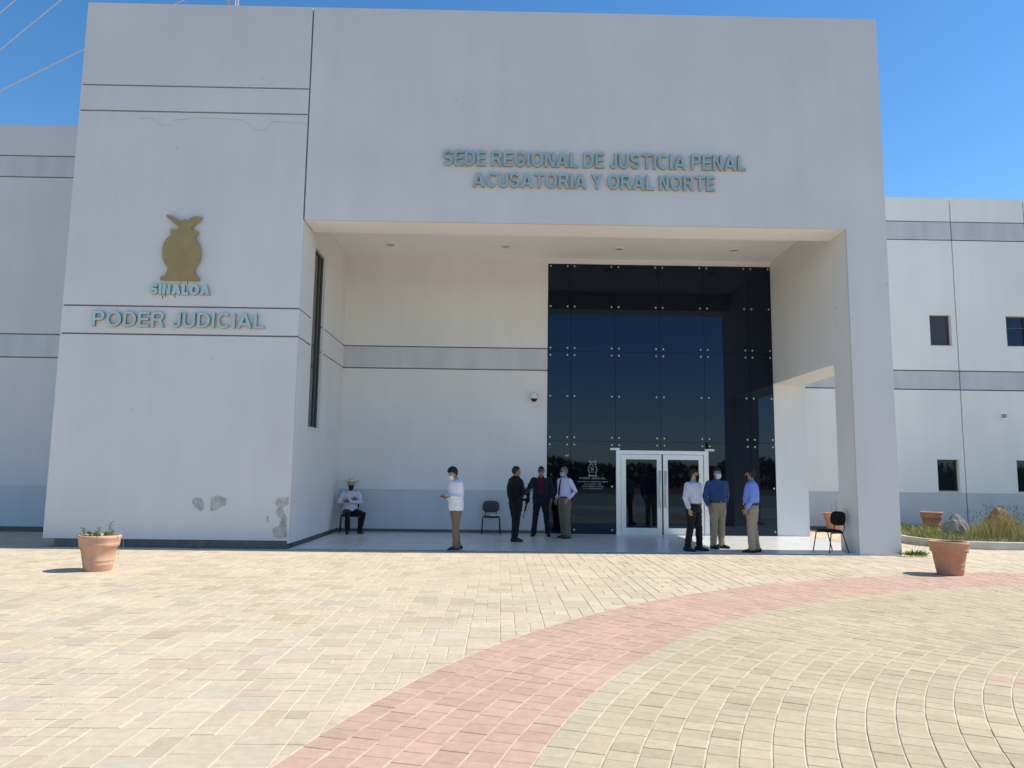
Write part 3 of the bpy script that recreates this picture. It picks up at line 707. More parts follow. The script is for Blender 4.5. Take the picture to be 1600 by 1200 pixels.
# ------------------------------------------------------------------ pots
POT = [(.001, 0), (.225, 0), (.235, .01), (.25, .10), (.256, .105), (.254, .115), (.262, .17), (.270, .176), (.268, .186), (.305, .40), (.335, .405), (.343, .46), (.340, .475), (.348, .485), (.350, .53), (.366, .545), (.370, .575), (.360, .592), (.335, .595), (.318, .57), (.305, .50), (.001, .50)]
pot_proto = None
def pot(loc, label, rz, sc=1., m=None):
    global pot_proto
    if pot_proto is None:
        q_ = MB().lathe(POT, 44).build('pot_shell', 'terracotta', None, True); pot_proto = q_.data; bpy.data.objects.remove(q_)
    t = thing('flower_pot', label, 'pot', loc, rz, 'terracotta pots'); t.scale = (.86*sc, .86*sc, .94*sc)
    o = bpy.data.objects.new('shell', pot_proto); col.objects.link(o); o.parent = t
    if m: o.data = pot_proto.copy(); o.data.materials[0] = MT[m]
    MB().lathe([(.001, .505), (.306, .505), (.31, .53), (.16, .545), (.001, .55)], 30).build('soil', 'soil', t, True)
    return t
def leafm(mb, p, d, ln, wd):
    d = Vector(d).normalized(); s_ = d.cross(Vector((0, 0, 1)))
    s_ = s_.normalized() if s_.length > .01 else Vector((1, 0, 0)); u_ = s_.cross(d)
    p = Vector(p); mb.add([p, p+d*ln*.5+s_*wd+u_*wd*.3, p+d*ln, p+d*ln*.5-s_*wd+u_*wd*.3, p+d*ln*.5-u_*wd*.5], [(0, 1, 2), (0, 2, 3), (0, 4, 1), (1, 4, 2), (2, 4, 3), (3, 4, 0)])
def plant(name, label, loc, sprigs, dangles=()):
    t = thing(name, label, 'plant', loc)
    for (x, y, lx, ly, hh, nl, ls) in sprigs:
        st = MB().tube([(x, y, .0), (x+lx*.4, y+ly*.4, hh*.5), (x+lx, y+ly, hh)], [.007, .006, .004], 6).build('stem', 'twig', t)
        lm = MB()
        for k in range(nl):
            z = hh*(.45+.55*k/max(1, nl-1)); f_ = z/hh; a = k*2.4+x*30
            leafm(lm, (x+lx*f_, y+ly*f_, z), (math.cos(a), math.sin(a), random.uniform(.1, .8)), ls*random.uniform(.7, 1.2), ls*.3)
        lm.build('leaves', 'leaf', t)
    for a, ln in dangles:
        ca, sa = math.cos(a), math.sin(a)
        MB().tube([(ca*.22, sa*.22, .02), (ca*.31, sa*.31, .075), (ca*.345, sa*.345, -.06), (ca*.35, sa*.35, -ln)], .003, 5).build('dry_stem', 'twig', t)
    return t
q = on_z(152, 894); P1 = (q.x*(1+.2/q.y), q.y+.2, 0)
pot(P1, 'pale terracotta pot with small succulents in front of the left block', .3, 1., 'terracotta_pale')
plant('succulent_plant', 'straggly green succulents growing in the terracotta pot at left', (P1[0], P1[1], .50),
      [(-.22, -.02, -.02, -.05, .16, 9, .06), (-.17, .06, -.06, 0, .10, 7, .05), (.14, -.05, .06, -.02, .26, 10, .06), (.16, .05, .02, 0, .12, 6, .05), (-.05, 0, .0, 0, .12, 7, .05), (.02, -.08, .0, .0, .17, 6, .05), (.08, .08, 0, 0, .10, 7, .05), (-.1, -.1, 0, 0, .08, 7, .045), (0, .12, .02, 0, .09, 6, .05), (.05, -.14, .01, -.02, .07, 7, .045), (.2, .0, .05, .0, .06, 5, .04), (-.02, -.18, .0, -.03, .06, 5, .04)]+[(random.uniform(-.2, .2), random.uniform(-.2, .1), random.uniform(-.03, .03), random.uniform(-.03, .03), random.uniform(.05, .11), 8, .05) for _ in range(14)],
      [(2.9, .22), (3.6, .14), (-.2, .25), (.3, .16), (-1.9, .10), (-1.2, .06)])
q = on_z(1485, 900); P2 = (q.x*(1+.2/q.y), q.y+.2, 0)
pot(P2, 'terracotta pot of bare soil standing on the red paving band', 1.2)
plant('succulent_plant', 'tiny dark sprig in the terracotta pot on the red paving band', (P2[0], P2[1], .51), [(-.02, -.1, .02, -.03, .09, 6, .05), (.05, -.06, .05, -.02, .08, 5, .04), (-.08, -.12, -.02, 0, .06, 5, .04)])
P3 = (10.22, 23.05, 0); pot(P3, 'terracotta pot seen through the porch side opening by the far wall', 2.2)
plant('twiggy_plant', 'thin bare twigs in the pot seen through the side opening', (P3[0], P3[1], .50), [(-.05, 0, -.03, 0, .34, 4, .04), (.04, 0, .02, 0, .40, 4, .04), (.08, .05, .06, 0, .26, 4, .04)])
q = on_y(1455, 803, 22.6); pot((q.x, 22.6, .085), 'terracotta pot half hidden in the grass of the planted bed', .7)
# weeds at the pier foot
wm = MB()
for k in range(150):
    a = random.uniform(math.pi*.9, math.pi*2.1); r_ = random.uniform(0, .17); el = random.uniform(.15, 1.1)
    leafm(wm, (8.66+r_*math.cos(a)*1.5, D-.12+r_*math.sin(a)*.5, .005+random.uniform(0, .05)), (math.cos(a), math.sin(a)*.6-.15, el), random.uniform(.07, .17), .015)
t = thing('weed_clump', 'green weeds sprouting from the paving at the foot of the pillar', 'weed', (8.62, D-.1, 0), world=True); wm.build('leaves', 'weed', t)
wm = MB()
for k in range(5): wm.tube([(8.60+k*.05, D-.1, 0), (8.64+k*.08, D-.12, .18+.03*(k % 3)), (8.70+k*.09, D-.12, .22+.07*(k % 2))], .0025, 5)
wm.build('stalks', 'twig', t)

# ------------------------------------------------------------------ chairs
def rounded_pad(cx, cy, cz, wx, wy, wz, rot=None, e=3.2, nu=22, nv=10):
    mb = MB(); base = []
    sgn = lambda v, p_: math.copysign(abs(v)**p_, v)
    for i in range(nv+1):
        th = -math.pi/2+math.pi*i/nv
        for k in range(nu):
            ph = 2*math.pi*k/nu; ct = sgn(math.cos(th), 2/e)
            mb.v.append(Vector((wx*ct*sgn(math.cos(ph), 2/e), wy*ct*sgn(math.sin(ph), 2/e), wz*sgn(math.sin(th), .8))))
    for i in range(nv):
        for k in range(nu):
            k2 = (k+1) % nu; mb.f.append((i*nu+k, i*nu+k2, (i+1)*nu+k2, (i+1)*nu+k))
    if rot is not None: mb.v = [rot @ v for v in mb.v]
    mb.v = [v+Vector((cx, cy, cz)) for v in mb.v]; return mb
def chair(loc, rz, label, fab):
    t = thing('visitor_chair', label, 'chair', loc, rz, 'visitor chairs on the porch')
    rounded_pad(0, -.01, .455, .235, .215, .035).build('seat', fab, t, True)
    rounded_pad(0, .235, .715, .225, .155, .028, Matrix.Rotation(R(82), 3, 'X')).build('backrest', fab, t, True)
    for s_ in (-1, 1):
        MB().tube([(s_*.225, -.16, .42), (s_*.245, -.24, .012)], .012, 10, round_ends=True).build('leg', 'chair_metal', t, True)
        MB().tube([(s_*.225, .14, .42), (s_*.245, .27, .012)], .012, 10, round_ends=True).build('leg', 'chair_metal', t, True)
        MB().tube([(s_*.225, -.17, .418), (s_*.225, .15, .418)], .012, 10).build('side_rail', 'chair_metal', t, True)
        MB().tube([(s_*.15, .10, .42), (s_*.15, .225, .43), (s_*.15, .265, .50), (s_*.15, .255, .70)], .011, 10).build('back_strut', 'chair_metal', t, True)
    return t
CH1 = (-3.93, 20.12, .018)
chair(CH1, R(8), 'dark visitor chair under the seated man in the porch corner', 'chair_black')
CH2 = (-.21, 20.22, .018)
chair(CH2, R(3), 'grey visitor chair against the porch wall with paper on its seat', 'chair_fabric')
chair((7.17, 16.42, .018), R(-72), 'empty black visitor chair beside the right pillar', 'chair_black')
pp = MB().box(-.14, .14, -.10, .10, 0, .004).box(-.11, .15, -.09, .11, .005, .018).build('paper_sheets', 'paper')
pp.location = (CH2[0]+.09, CH2[1]-.07, .018+.4915); pp.rotation_euler.z = .2
tag(pp, 'white sheets of paper lying on the grey chair', 'paper')

# ------------------------------------------------------------------ people
def remesh(mb, voxel, name, smooth_it=4):
    me = bpy.data.meshes.new(name); me.from_pydata([tuple(v) for v in mb.v], [], mb.f)
    o = bpy.data.objects.new('tmp', me); col.objects.link(o)
    md = o.modifiers.new('r', 'REMESH'); md.mode = 'VOXEL'; md.voxel_size = voxel
    sm = o.modifiers.new('s', 'SMOOTH'); sm.iterations = smooth_it; sm.factor = .5
    dg = bpy.context.evaluated_depsgraph_get(); dg.update()
    res = bpy.data.meshes.new_from_object(o.evaluated_get(dg)); bpy.data.objects.remove(o); bpy.data.meshes.remove(me)
    return res
def wrinkle(me, amp, sc, seed):
    cs = [(v.co.copy(), v.normal.copy()) for v in me.vertices]
    for v, (c, n_) in zip(me.vertices, cs):
        q = Vector((c.x*sc, c.y*sc, c.z*sc*1.7))+Vector((seed, seed*.7, 0))
        k = noise.noise(q)*.7+(1-abs(noise.noise(q*1.9)))*.5-.3
        v.co = c+n_*(amp*k)
def cut(me, keep):
    bm = bmesh.new(); bm.from_mesh(me); bmesh.ops.delete(bm, geom=[f for f in bm.faces if not keep(f.calc_center_median(), f.normal)], context='FACES'); bm.to_mesh(me); bm.free()
cloth_cache = {}
def cloth(c):
    k = tuple(round(v, 3) for v in c)
    if k not in cloth_cache: cloth_cache[k] = mat('cloth', c, .88, .06, 18, .25, 320, .2, sheen=.1)
    return cloth_cache[k]
def leather(c):
    k = ('l',)+tuple(c)
    if k not in cloth_cache: cloth_cache[k] = mat('leather', c, .45, .1, 20)
    return cloth_cache[k]
def skin(c):
    k = ('s',)+tuple(c)
    if k not in cloth_cache: cloth_cache[k] = mat('skin', c, .55, .05, 30)
    return cloth_cache[k]
V3 = Vector
def hand(mb, wrist, d, palm_n, thumb_side, curl, s=1.):
    """palm and five bent fingers; d = where the fingers point, palm_n = palm normal"""
    d = V3(d).normalized(); n_ = V3(palm_n); n_ = (n_-d*n_.dot(d)).normalized(); sd_ = d.cross(n_)*thumb_side
    w_ = V3(wrist)
    mb.tube([w_-d*.02, w_+d*.03, w_+d*.065*s, w_+d*.09*s], [(.022, .018), (.033, .016), (.040, .015), (.038, .013)], 10, side=sd_, round_ends=True)
    for i, (off, ln) in enumerate(((.030, .068), (.010, .078), (-.011, .072), (-.030, .056))):
        a = w_+d*.085*s+sd_*off; pts = [a-d*.02]; dd = d.copy(); p_ = a
        for k, fr in enumerate((.45, .32, .23)):
            dd = (Matrix.Rotation(curl*(.55+.3*k), 3, d.cross(n_)) @ dd) if curl else dd
            p_ = p_+dd*ln*fr*s; pts.append(p_)
        mb.tube(pts, [.0095, .009, .008, .007], 8, round_ends=True)
    b = w_+d*.03+sd_*.028
    mb.tube([b, b+(d*.6+sd_*.8).normalized()*.035, b+(d*.6+sd_*.8).normalized()*.035+(d*.9+sd_*.25+n_*.3*curl).normalized()*.035], [.013, .011, .009], 8, round_ends=True)
def person(name, label, loc, yaw, o):
    t = thing(name, label, 'person', (loc[0], loc[1], loc[2]), yaw, 'people on the porch'); t['group'] = 'people on the porch'
    sc = o.get('h', 1.74)/1.75; t.scale = (sc, sc, sc)
    fat = o.get('fat', 1.); sk = skin(o.get('skin', (.36, .20, .13)))
    seed = sum(map(ord, label)) % 97
    hz = o.get('hipz', .92); pel = V3((0, 0, hz)); lean = o.get('lean', 0.); side_l = o.get('sway', 0.)
    up_ = V3((side_l, -math.sin(lean), math.cos(lean))).normalized()
    T = lambda z, x=0, y=0: pel+up_*(z-.92)+V3((x, y, 0))
    tors = [(.86, .160, .110), (.94, .172, .122), (1.04, .160, .118), (1.14, .163, .122), (1.26, .178, .125), (1.36, .185, .115), (1.42, .165, .098), (1.465, .10, .078), (1.50, .062, .062)]
    belly = o.get('belly', 0.)
    tw = o.get('twist', 0.)
    sx_ = V3((math.cos(tw), math.sin(tw), 0))
    shL, shR = T(1.405)+sx_*.178*fat, T(1.405)-sx_*.178*fat
    # limbs: hip, knee, ankle ; shoulder, elbow, wrist   (L = +x, the person's left)
    legs = o.get('legs') or [(V3((.10, -.01, .50)), V3((.11, .02, .085)), 0.), (V3((-.10, -.01, .50)), V3((-.11, .02, .085)), 0.)]
    arms = o.get('arms') or [(V3((.255, .02, 1.14)), V3((.25, -.05, .90))), (V3((-.255, .02, 1.14)), V3((-.25, -.05, .90)))]
    hands = o.get('hands') or [((0, -.15, -1), (-1, 0, 0), .35), ((0, -.15, -1), (1, 0, 0), .35)]
    hips = [pel+V3((.092, 0, -.02)), pel+V3((-.092, 0, -.02))]
    body = MB()
    tb = [(z, a, b) for z, a, b in tors if z > .9]
    body.tube([T(z, 0, -belly*.4*max(0, 1-abs(z-1.1)/.2)) for z, a, b in tb], [(a*.88*fat, b*.86*fat+belly*.2*max(0, 1-abs(z-1.1)/.2)) for z, a, b in tb], 20, side=sx_)
    for hp, (kn, an, tt) in zip(hips, legs):
        kn, an = V3(kn), V3(an); m1 = hp.lerp(kn, .5); m2 = kn.lerp(an, .3)
        body.tube([hp, m1, kn, m2, kn.lerp(an, .7), an], [.078*fat, .070*fat, .052, .052, .042, .036], 14, round_ends=True)
        fd = V3((math.sin(tt), -math.cos(tt), 0)); body.tube([an+V3((0, 0, -.03))-fd*.03, an+V3((0, 0, -.045))+fd*.06, an+V3((0, 0, -.06))+fd*.15], [.035, .035, .025], 10, round_ends=True)
    for sh, (el, wr) in zip((shL, shR), arms):
        el, wr = V3(el), V3(wr); body.tube([sh, sh.lerp(el, .5), el, el.lerp(wr, .35), wr], [.052, .045, .038, .038, .027], 12, round_ends=True)
    # head
    hy, hp_ = o.get('head', (0., 0.))
    HM = Matrix.Rotation(hy, 3, 'Z') @ Matrix.Rotation(hp_, 3, 'X')          # +pitch bows the face down (front is -y)
    neck0 = T(1.47); hc = T(1.515)+V3((0, -.012, 0))+HM @ V3((0, -.012, .115))
    body.tube([neck0-up_*.03, T(1.52)+V3((0, -.005, 0)), hc+HM @ V3((0, .015, -.05))], [.064, .056, .056], 14, round_ends=True)
    HD = lambda v: hc+HM @ V3(v)
    body.ell(HD((0, .012, .022)), (.073, .092, .098), 18, 12, HM); body.ell(HD((0, -.022, -.045)), (.056, .068, .075), 16, 10, HM)
    body.ell(HD((0, -.05, -.098)), (.03, .03, .022), 10, 8, HM)
    body.tube([HD((0, -.082, .02)), HD((0, -.098, -.012)), HD((0, -.108, -.03)), HD((0, -.088, -.04))], [.009, .011, .014, .012], 8, round_ends=True)
    for s_ in (-1, 1): body.ell(HD((s_*.076, .012, -.01)), (.010, .020, .032), 8, 8, HM)
    me = remesh(body, .0095, 'body', 3)
    hb = MB()
    for k, ((el, wr), (d, pn, cu)) in enumerate(zip(arms, hands)): hand(hb, wr, d, pn, 1 if k else -1, cu)
    bm = bmesh.new(); bm.from_mesh(me); m2 = bpy.data.meshes.new('h'); m2.from_pydata([tuple(v) for v in hb.v], [], hb.f); bm.from_mesh(m2); bm.to_mesh(me); bm.free()
    link('body', me, sk, t, True)
    # face
    fc = MB()
    for s_ in (-1, 1): fc.ell(HD((s_*.030, -.083, .008)), (.012, .008, .006), 8, 6, HM)
    fc.build('eyes', 'white', t, True)
    fc = MB()
    for s_ in (-1, 1): fc.ell(HD((s_*.030, -.090, .008)), (.0055, .004, .0055), 8, 6, HM)
    for s_ in (-1, 1): fc.tube([HD((s_*.048, -.078, .028)), HD((s_*.03, -.089, .032)), HD((s_*.014, -.090, .028))], .005, 6)
    fc.build('brows_and_pupils', 'black_plastic', t, True)
    if not o.get('mask'):
        MB().tube([HD((-.024, -.083, -.065)), HD((0, -.091, -.067)), HD((.024, -.083, -.065))], [.004, .006, .004], 6).build('lips', skin((.30, .13, .10)), t, True)
    # trousers
    tc = o['trousers']; tr = MB()
    ww = o.get('waist', 1.03)
    zs_ = [z for z in (.84, .90, .96, 1.0) if z < ww]+[ww]
    tr.tube([T(z, 0, -belly*.3 if z > .95 else 0) for z in zs_], [((.165 if z < .9 else .178 if z < .99 else .170)*fat, (.122 if z < .99 else .122)*fat+(belly*.35 if z > .95 else 0)) for z in zs_], 22, side=(1, 0, 0))
    lo = o.get('loose', 1.)
    for hp, (kn, an, tt) in zip(hips, legs):
        kn, an = V3(kn), V3(an); ax = (kn-hp).normalized()
        hem = an+(an-kn).normalized()*.03
        tr.tube([hp+V3((0, 0, .02)), hp.lerp(kn, .3), hp.lerp(kn, .7), kn, kn.lerp(an, .4), hem], [.108*fat, .100*fat*lo, .084*lo, .076*lo, .073*lo, .068*lo], 16, round_ends=False)
    me = remesh(tr, .0115, 'trousers', 4); wrinkle(me, .017*o.get('wr', 1), 11, seed)
    link('trousers', me, cloth(tc), t, True)
    # shoes
    for hp, (kn, an, tt) in zip(hips, legs):
        kn, an = V3(kn), V3(an); fd = V3((math.sin(tt), -math.cos(tt), 0)); g = V3((an.x, an.y, an.z-.085))
        sm = MB(); sm.tube([g-fd*.075+V3((0, 0, .045)), g-fd*.04+V3((0, 0, .055)), g+fd*.03+V3((0, 0, .05)), g+fd*.11+V3((0, 0, .037)), g+fd*.18+V3((0, 0, .028))], [(.036, .045), (.042, .055), (.043, .05), (.048, .036), (.036, .026)], 14, side=fd.cross(V3((0, 0, 1))), round_ends=True)
        sm.tube([g-fd*.03+V3((0, 0, .06)), an+V3((0, 0, .02))], .043, 12)
        me = remesh(sm, .009, 'shoe', 2)
        for v in me.vertices: v.co.z = max(v.co.z, g.z+.004)
        sh_o = link('shoe', me, leather(o.get('shoes', (.015, .013, .012))), t, True)
        so_ = MB().tube([g-fd*.085+V3((0, 0, .006)), g-fd*.04+V3((0, 0, .006)), g+fd*.04+V3((0, 0, .006)), g+fd*.13+V3((0, 0, .006)), g+fd*.195+V3((0, 0, .006))], [(.026, .006), (.042, .008), (.043, .008), (.049, .008), (.026, .006)], 14, side=fd.cross(V3((0, 0, 1)))).build('sole', leather(o.get('sole', (.02, .02, .02))), sh_o, False)
        for v in so_.data.vertices: v.co.z = max(v.co.z, g.z)
    # shirt or jacket
    def top(c, nm, grow, hem, sl=1., keep=None, collar=True, wrk=.012, neck=1.47):
        mb = MB(); zz = [hem]+[z for z in (.94, 1.02, 1.08, 1.14, 1.26, 1.36, 1.42, neck) if z > hem+.02]
        def rad(z):
            for (z0, a0, b0), (z1, a1, b1) in zip(tors, tors[1:]):
                if z <= z1: k = max(0, (z-z0)/(z1-z0)); break
            else: return .07, .07
            k = min(1, k); bl = belly*max(0, 1-abs(z-1.1)/.2)
            return (a0+(a1-a0)*k)*fat+grow+(.012 if z < 1.15 else 0), (b0+(b1-b0)*k)*fat+grow+bl*.5
        mb.tube([T(z, 0, -belly*.5*max(0, 1-abs(z-1.1)/.2)) for z in zz], [rad(z) for z in zz], 24, side=sx_)
        for sh, (el, wr) in zip((shL, shR), arms):
            el, wr = V3(el), V3(wr)
            if sl >= 1:
                e = el.lerp(wr, .93); mb.tube([sh-(el-sh).normalized()*.0+V3((0, 0, .0)), sh.lerp(el, .5), el, el.lerp(wr, .5), e], [.070+grow*.5, .062+grow*.4, .054+grow*.3, .049+grow*.3, .040+grow*.3], 14, round_ends=False)
            mb.ell(sh, (.072+grow*.5, .072+grow*.4, .066+grow*.4), 14, 10)
        me = remesh(mb, .0115, nm, 4); wrinkle(me, wrk, 10, seed+3)
        if keep: cut(me, keep)
        so_ = link(nm, me, cloth(c), t, True)
        if collar:
            cm = MB(); seg = 26
            for k in range(seg):
                a = math.radians(-70+320*k/(seg-1))-math.pi/2+math.radians(-90)
                a = -math.pi/2+math.radians(18)+(2*math.pi-math.radians(36))*k/(seg-1)
                ca, sa = math.cos(a), math.sin(a); fr = max(0, -sa)
                b0 = T(1.475)+V3((ca*.074, sa*.072-.004, -.012-fr*.02)); b1 = T(1.525)+V3((ca*.066, sa*.066-.008, -fr*.030)); b2 = T(1.465)+V3((ca*.090, sa*.088-.006, -fr*.035))
                cm.v += [b0, b1, b2]
                if k: i = 3*k; cm.f += [(i-3, i, i+1, i-2), (i-2, i+1, i+2, i-1)]
            cm.build('collar', cloth(c), t, True)
        return so_
    if o.get('shirt'): top(o['shirt'], 'shirt', .006 if o.get('jacket') else o.get('grow', .02), o.get('hem', 1.0), sl=0. if o.get('jacket') else 1., collar=True, wrk=.006 if (o.get('jacket') or o.get('tie')) else .014)
    if o.get('jacket'):
        def kp(c, n_):
            v = c-T(1.2); z = c.z
            return not (c.y < -.03 and abs(v.x-.0) < .035+.055*max(0, min(1, (z-1.02)/.4)) and z > .98 and z < 1.50)
        top(o['jacket'], 'jacket', .03, o.get('jhem', .80), keep=kp, collar=False, wrk=.012, neck=1.46)
    if o.get('vest'):
        mb = MB(); mb.tube([T(z) for z in (1.04, 1.12, 1.26, 1.36, 1.41)], [(.215, .185), (.225, .20), (.23, .208), (.21, .185), (.165, .14)], 20, side=sx_, round_ends=True)
        for x in (-.1, 0, .1): mb.box(x-.042, x+.042, -.19, -.12, 1.08, 1.22)
        me = remesh(mb, .012, 'vest', 2); wrinkle(me, .006, 14, seed); link('tactical_vest', me, cloth(o['vest']), t, True)
        mb = MB().ell(shR+V3((-.078, .0, -.06)), (.006, .035, .04)); mb.ell(shL+V3((.078, .0, -.06)), (.006, .035, .04)); mb.build('shoulder_patch', 'white', t, True)
        MB().tube([T(z) for z in (.985, 1.035)], [(.196, .142), (.196, .142)], 24, side=(1, 0, 0)).box(-.235, -.19, -.06, .06, .80, 1.0).box(.19, .235, -.06, .06, .82, 1.0).build('duty_belt', cloth((.008, .008, .009)), t)
    if o.get('belt'):
        MB().tube([T(z, 0, -belly*.3) for z in (ww-.038, ww+.006)], [(.184*fat, .134*fat+belly*.35)]*2, 26, side=(1, 0, 0)).build('belt', leather(o['belt']), t)
        MB().box(-.02, .02, -.143*fat-belly*.66, -.11, ww-.036, ww+.002).build('buckle', 'steel', t)
    if o.get('buttons') or o.get('tie'):
        ztop = 1.44
        if o.get('tie'):
            pts = [T(z, 0, -(b*fat+.034+belly*.9*max(0, 1-abs(z-1.1)/.2))) for z, b in ((1.45, .082), (1.40, .098), (1.30, .118), (1.16, .122), (1.05, .118))]
            MB().tube(pts, [(.016, .008), (.022, .007), (.030, .007), (.038, .007), (.030, .006)], 8, side=(1, 0, 0)).build('necktie', cloth(o['tie']), t)
    # hair
    hr = MB().ell((0, .014, .026), (.083, .101, .108), 30, 22)
    hm = bpy.data.meshes.new('hair'); hm.from_pydata([tuple(v) for v in hr.v], [], hr.f); hm.update()
    ln = o.get('hair_len', 0.)
    def hk(c, n_):
        if c.y < -.055+.0*ln: return c.z > .062-.25*ln*0
        if c.y < .0: return c.z > .038-(c.y+.0)*.35
        return c.z > -.03-.35*max(0, c.y)-ln*.3 if abs(c.x) < .2 else True
    cut(hm, hk)
    for v in hm.vertices:
        d = v.co.normalized(); q = noise.noise(d*9+V3((seed, 0, 0)))
        v.co += d*(.010*q+o.get('hair_vol', 0)*(.6+.7*q)*max(0, d.z+.25))
    hm.transform(HM.to_4x4()); hm.transform(Matrix.Translation(hc))
    link('hair', hm, mat('hair', o.get('hair', (.012, .009, .008)), .6, .25, 60, .4, 150), t, True)
    if o.get('mask'):
        mk = MB().ell((0, -.026, -.048), (.066, .084, .084), 26, 18)
        mm = bpy.data.meshes.new('mask'); mm.from_pydata([tuple(v) for v in mk.v], [], mk.f); mm.update()
        cut(mm, lambda c, n_: c.y < -.040 and -.118 < c.z < -.008)
        for v in mm.vertices:
            if abs(v.co.x) < .03 and v.co.y < -.08: v.co.y -= .006*(1-abs(v.co.x)/.03)
        mm.transform(HM.to_4x4()); mm.transform(Matrix.Translation(hc)); mo = link('face_mask', mm, cloth(o['mask']), t, True)
        sub(MB().tube([HD((-.062, -.045, -.02)), HD((-.078, 0, 0)), HD((-.078, .022, .012))], .0025, 5).tube([HD((.062, -.045, -.02)), HD((.078, 0, 0)), HD((.078, .022, .012))], .0025, 5).build('ear_loop', cloth(o['mask'])), mo)
    if o.get('glasses'):
        gm = MB()
        for s_ in (-1, 1):
            gm.ell(HD((s_*.033, -.098, .008)), (.028, .008, .020), 12, 8, HM); gm.tube([HD((s_*.06, -.092, .014)), HD((s_*.078, -.02, .014)), HD((s_*.078, .012, .008))], .003, 6)
        gm.tube([HD((-.012, -.102, .014)), HD((.012, -.102, .014))], .003, 6); gm.build('glasses', 'black_plastic', t, True)
    t_ = t
    return t_, HD, HM, T
FZ = .018
ST = lambda spread, l=0., r=0., ly=0., ry=0.: [(V3((.06+spread*.6, -.012+ly*.5, .50)), V3((.055+spread, .02+ly, .085)), l), (V3((-.06-spread*.6, -.012+ry*.5, .50)), V3((-.055-spread, .02+ry, .085)), r)]
def gp(x, y): q = on_z(x, y, FZ); return (q.x, q.y, FZ)

# man looking at his phone (faces left)
L = gp(711, 860); L = (L[0], L[1]+.06, FZ)
TAWNY = (.34, .19, .12)
person('person', 'person in untucked white shirt and brown trousers looking down at a phone', L, R(-62), dict(h=1.70, fat=1.0, grow=.032, skin=(.40, .23, .15), trousers=(.20, .135, .085), shirt=(.72, .73, .80), hem=.84, lean=.03, shoes=(.03, .012, .014), sole=(.6, .6, .6), waist=1.0, loose=.95,
    legs=ST(.03, .15, -.25, -.05, .08), arms=[(V3((.235, -.02, 1.13)), V3((.09, -.19, 1.13))), (V3((-.235, -.02, 1.13)), V3((-.08, -.20, 1.12)))], hands=[((-.35, -1, .10), (0, .1, 1), .5), ((.30, -1, .10), (0, .1, 1), .6)],
    head=(0, .42), mask=(.74, .72, .68), hair_vol=.035, hair_len=.1))
ph = MB().box(-.036, .036, -.075, .075, 0, .009).build('phone_body', 'black_plastic')
ph.name = 'phone'; Rm = Matrix.Rotation(R(-62), 4, 'Z')
ph.matrix_basis = Matrix.Translation(V3(L)+(Rm @ V3((.0, -.30, 1.085)))) @ Rm @ Matrix.Rotation(R(-18), 4, 'X')
tag(ph, 'dark phone held in both hands by the person in white shirt', 'phone')
# armed officer (seen from behind, faces right)
L = gp(805, 846); OFF = L
BLK = (.010, .010, .012)
OY = R(118)
person('person', 'person in black tactical uniform holding a slung rifle, back turned', L, OY, dict(h=1.77, fat=1.1, skin=(.30, .17, .11), trousers=BLK, shirt=BLK, hem=.98, vest=(.008, .008, .009), lean=-.02, waist=1.03, loose=1.05,
    legs=ST(.045, .2, -.2, -.05, .05), arms=[(V3((.31, -.05, 1.14)), V3((.10, -.30, 1.12))), (V3((-.33, -.03, 1.15)), V3((-.13, -.30, 1.20)))], hands=[((-.5, -.8, .1), (-.4, .3, -.6), .9), ((.35, -.9, .2), (.3, .2, -.7), .9)],
    head=(-.25, .0), hair=(.02, .014, .011)))
def rifle(loc, rz):
    t = thing('rifle', 'black rifle slung muzzle down across the officer in black', 'rifle', loc, rz)
    # local x runs from butt to muzzle
    MB().box(-.12, .12, -.02, .02, -.028, .032).build('receiver', 'black_plastic', t)
    MB().add([(-.36, -.018, -.075), (-.36, .018, -.075), (-.36, -.018, .03), (-.36, .018, .03), (-.12, -.016, -.02), (-.12, .016, -.02), (-.12, -.016, .025), (-.12, .016, .025)], [(0, 2, 3, 1), (4, 5, 7, 6), (0, 1, 5, 4), (2, 6, 7, 3), (0, 4, 6, 2), (1, 3, 7, 5)]).build('stock', 'black_plastic', t)
    MB().tube([(.12, 0, .008), (.30, 0, .008)], .024, 10).build('handguard', 'black_plastic', t)
    MB().tube([(.30, 0, .008), (.46, 0, .008)], .009, 8).tube([(.43, 0, .008), (.48, 0, .008)], .013, 8).build('barrel', 'black_plastic', t)
    MB().add([(.0, -.012, -.028), (.06, -.012, -.028), (.10, -.012, -.17), (.04, -.012, -.18), (.0, .012, -.028), (.06, .012, -.028), (.10, .012, -.17), (.04, .012, -.18)], [(0, 1, 2, 3), (7, 6, 5, 4), (0, 4, 5, 1), (1, 5, 6, 2), (2, 6, 7, 3), (3, 7, 4, 0)]).build('magazine', 'black_plastic', t)
    MB().add([(-.10, -.012, -.028), (-.06, -.012, -.028), (-.09, -.012, -.11), (-.125, -.012, -.105), (-.10, .012, -.028), (-.06, .012, -.028), (-.09, .012, -.11), (-.125, .012, -.105)], [(0, 1, 2, 3), (7, 6, 5, 4), (0, 4, 5, 1), (1, 5, 6, 2), (2, 6, 7, 3), (3, 7, 4, 0)]).build('grip', 'black_plastic', t)
    MB().box(-.04, .08, -.012, .012, .034, .062).build('sight', 'black_plastic', t)
    return t
rf = rifle((0, 0, 0), 0)
ca, sa = math.cos(OY), math.sin(OY)
fx, fy = sa, -ca                       # the officer's facing
rf.matrix_basis = Matrix.Translation((OFF[0]+fx*.30+.02, OFF[1]+fy*.30-.06, 1.02)) @ Matrix.Rotation(R(-25), 4, 'Z') @ Matrix.Rotation(R(-256), 4, 'Y')
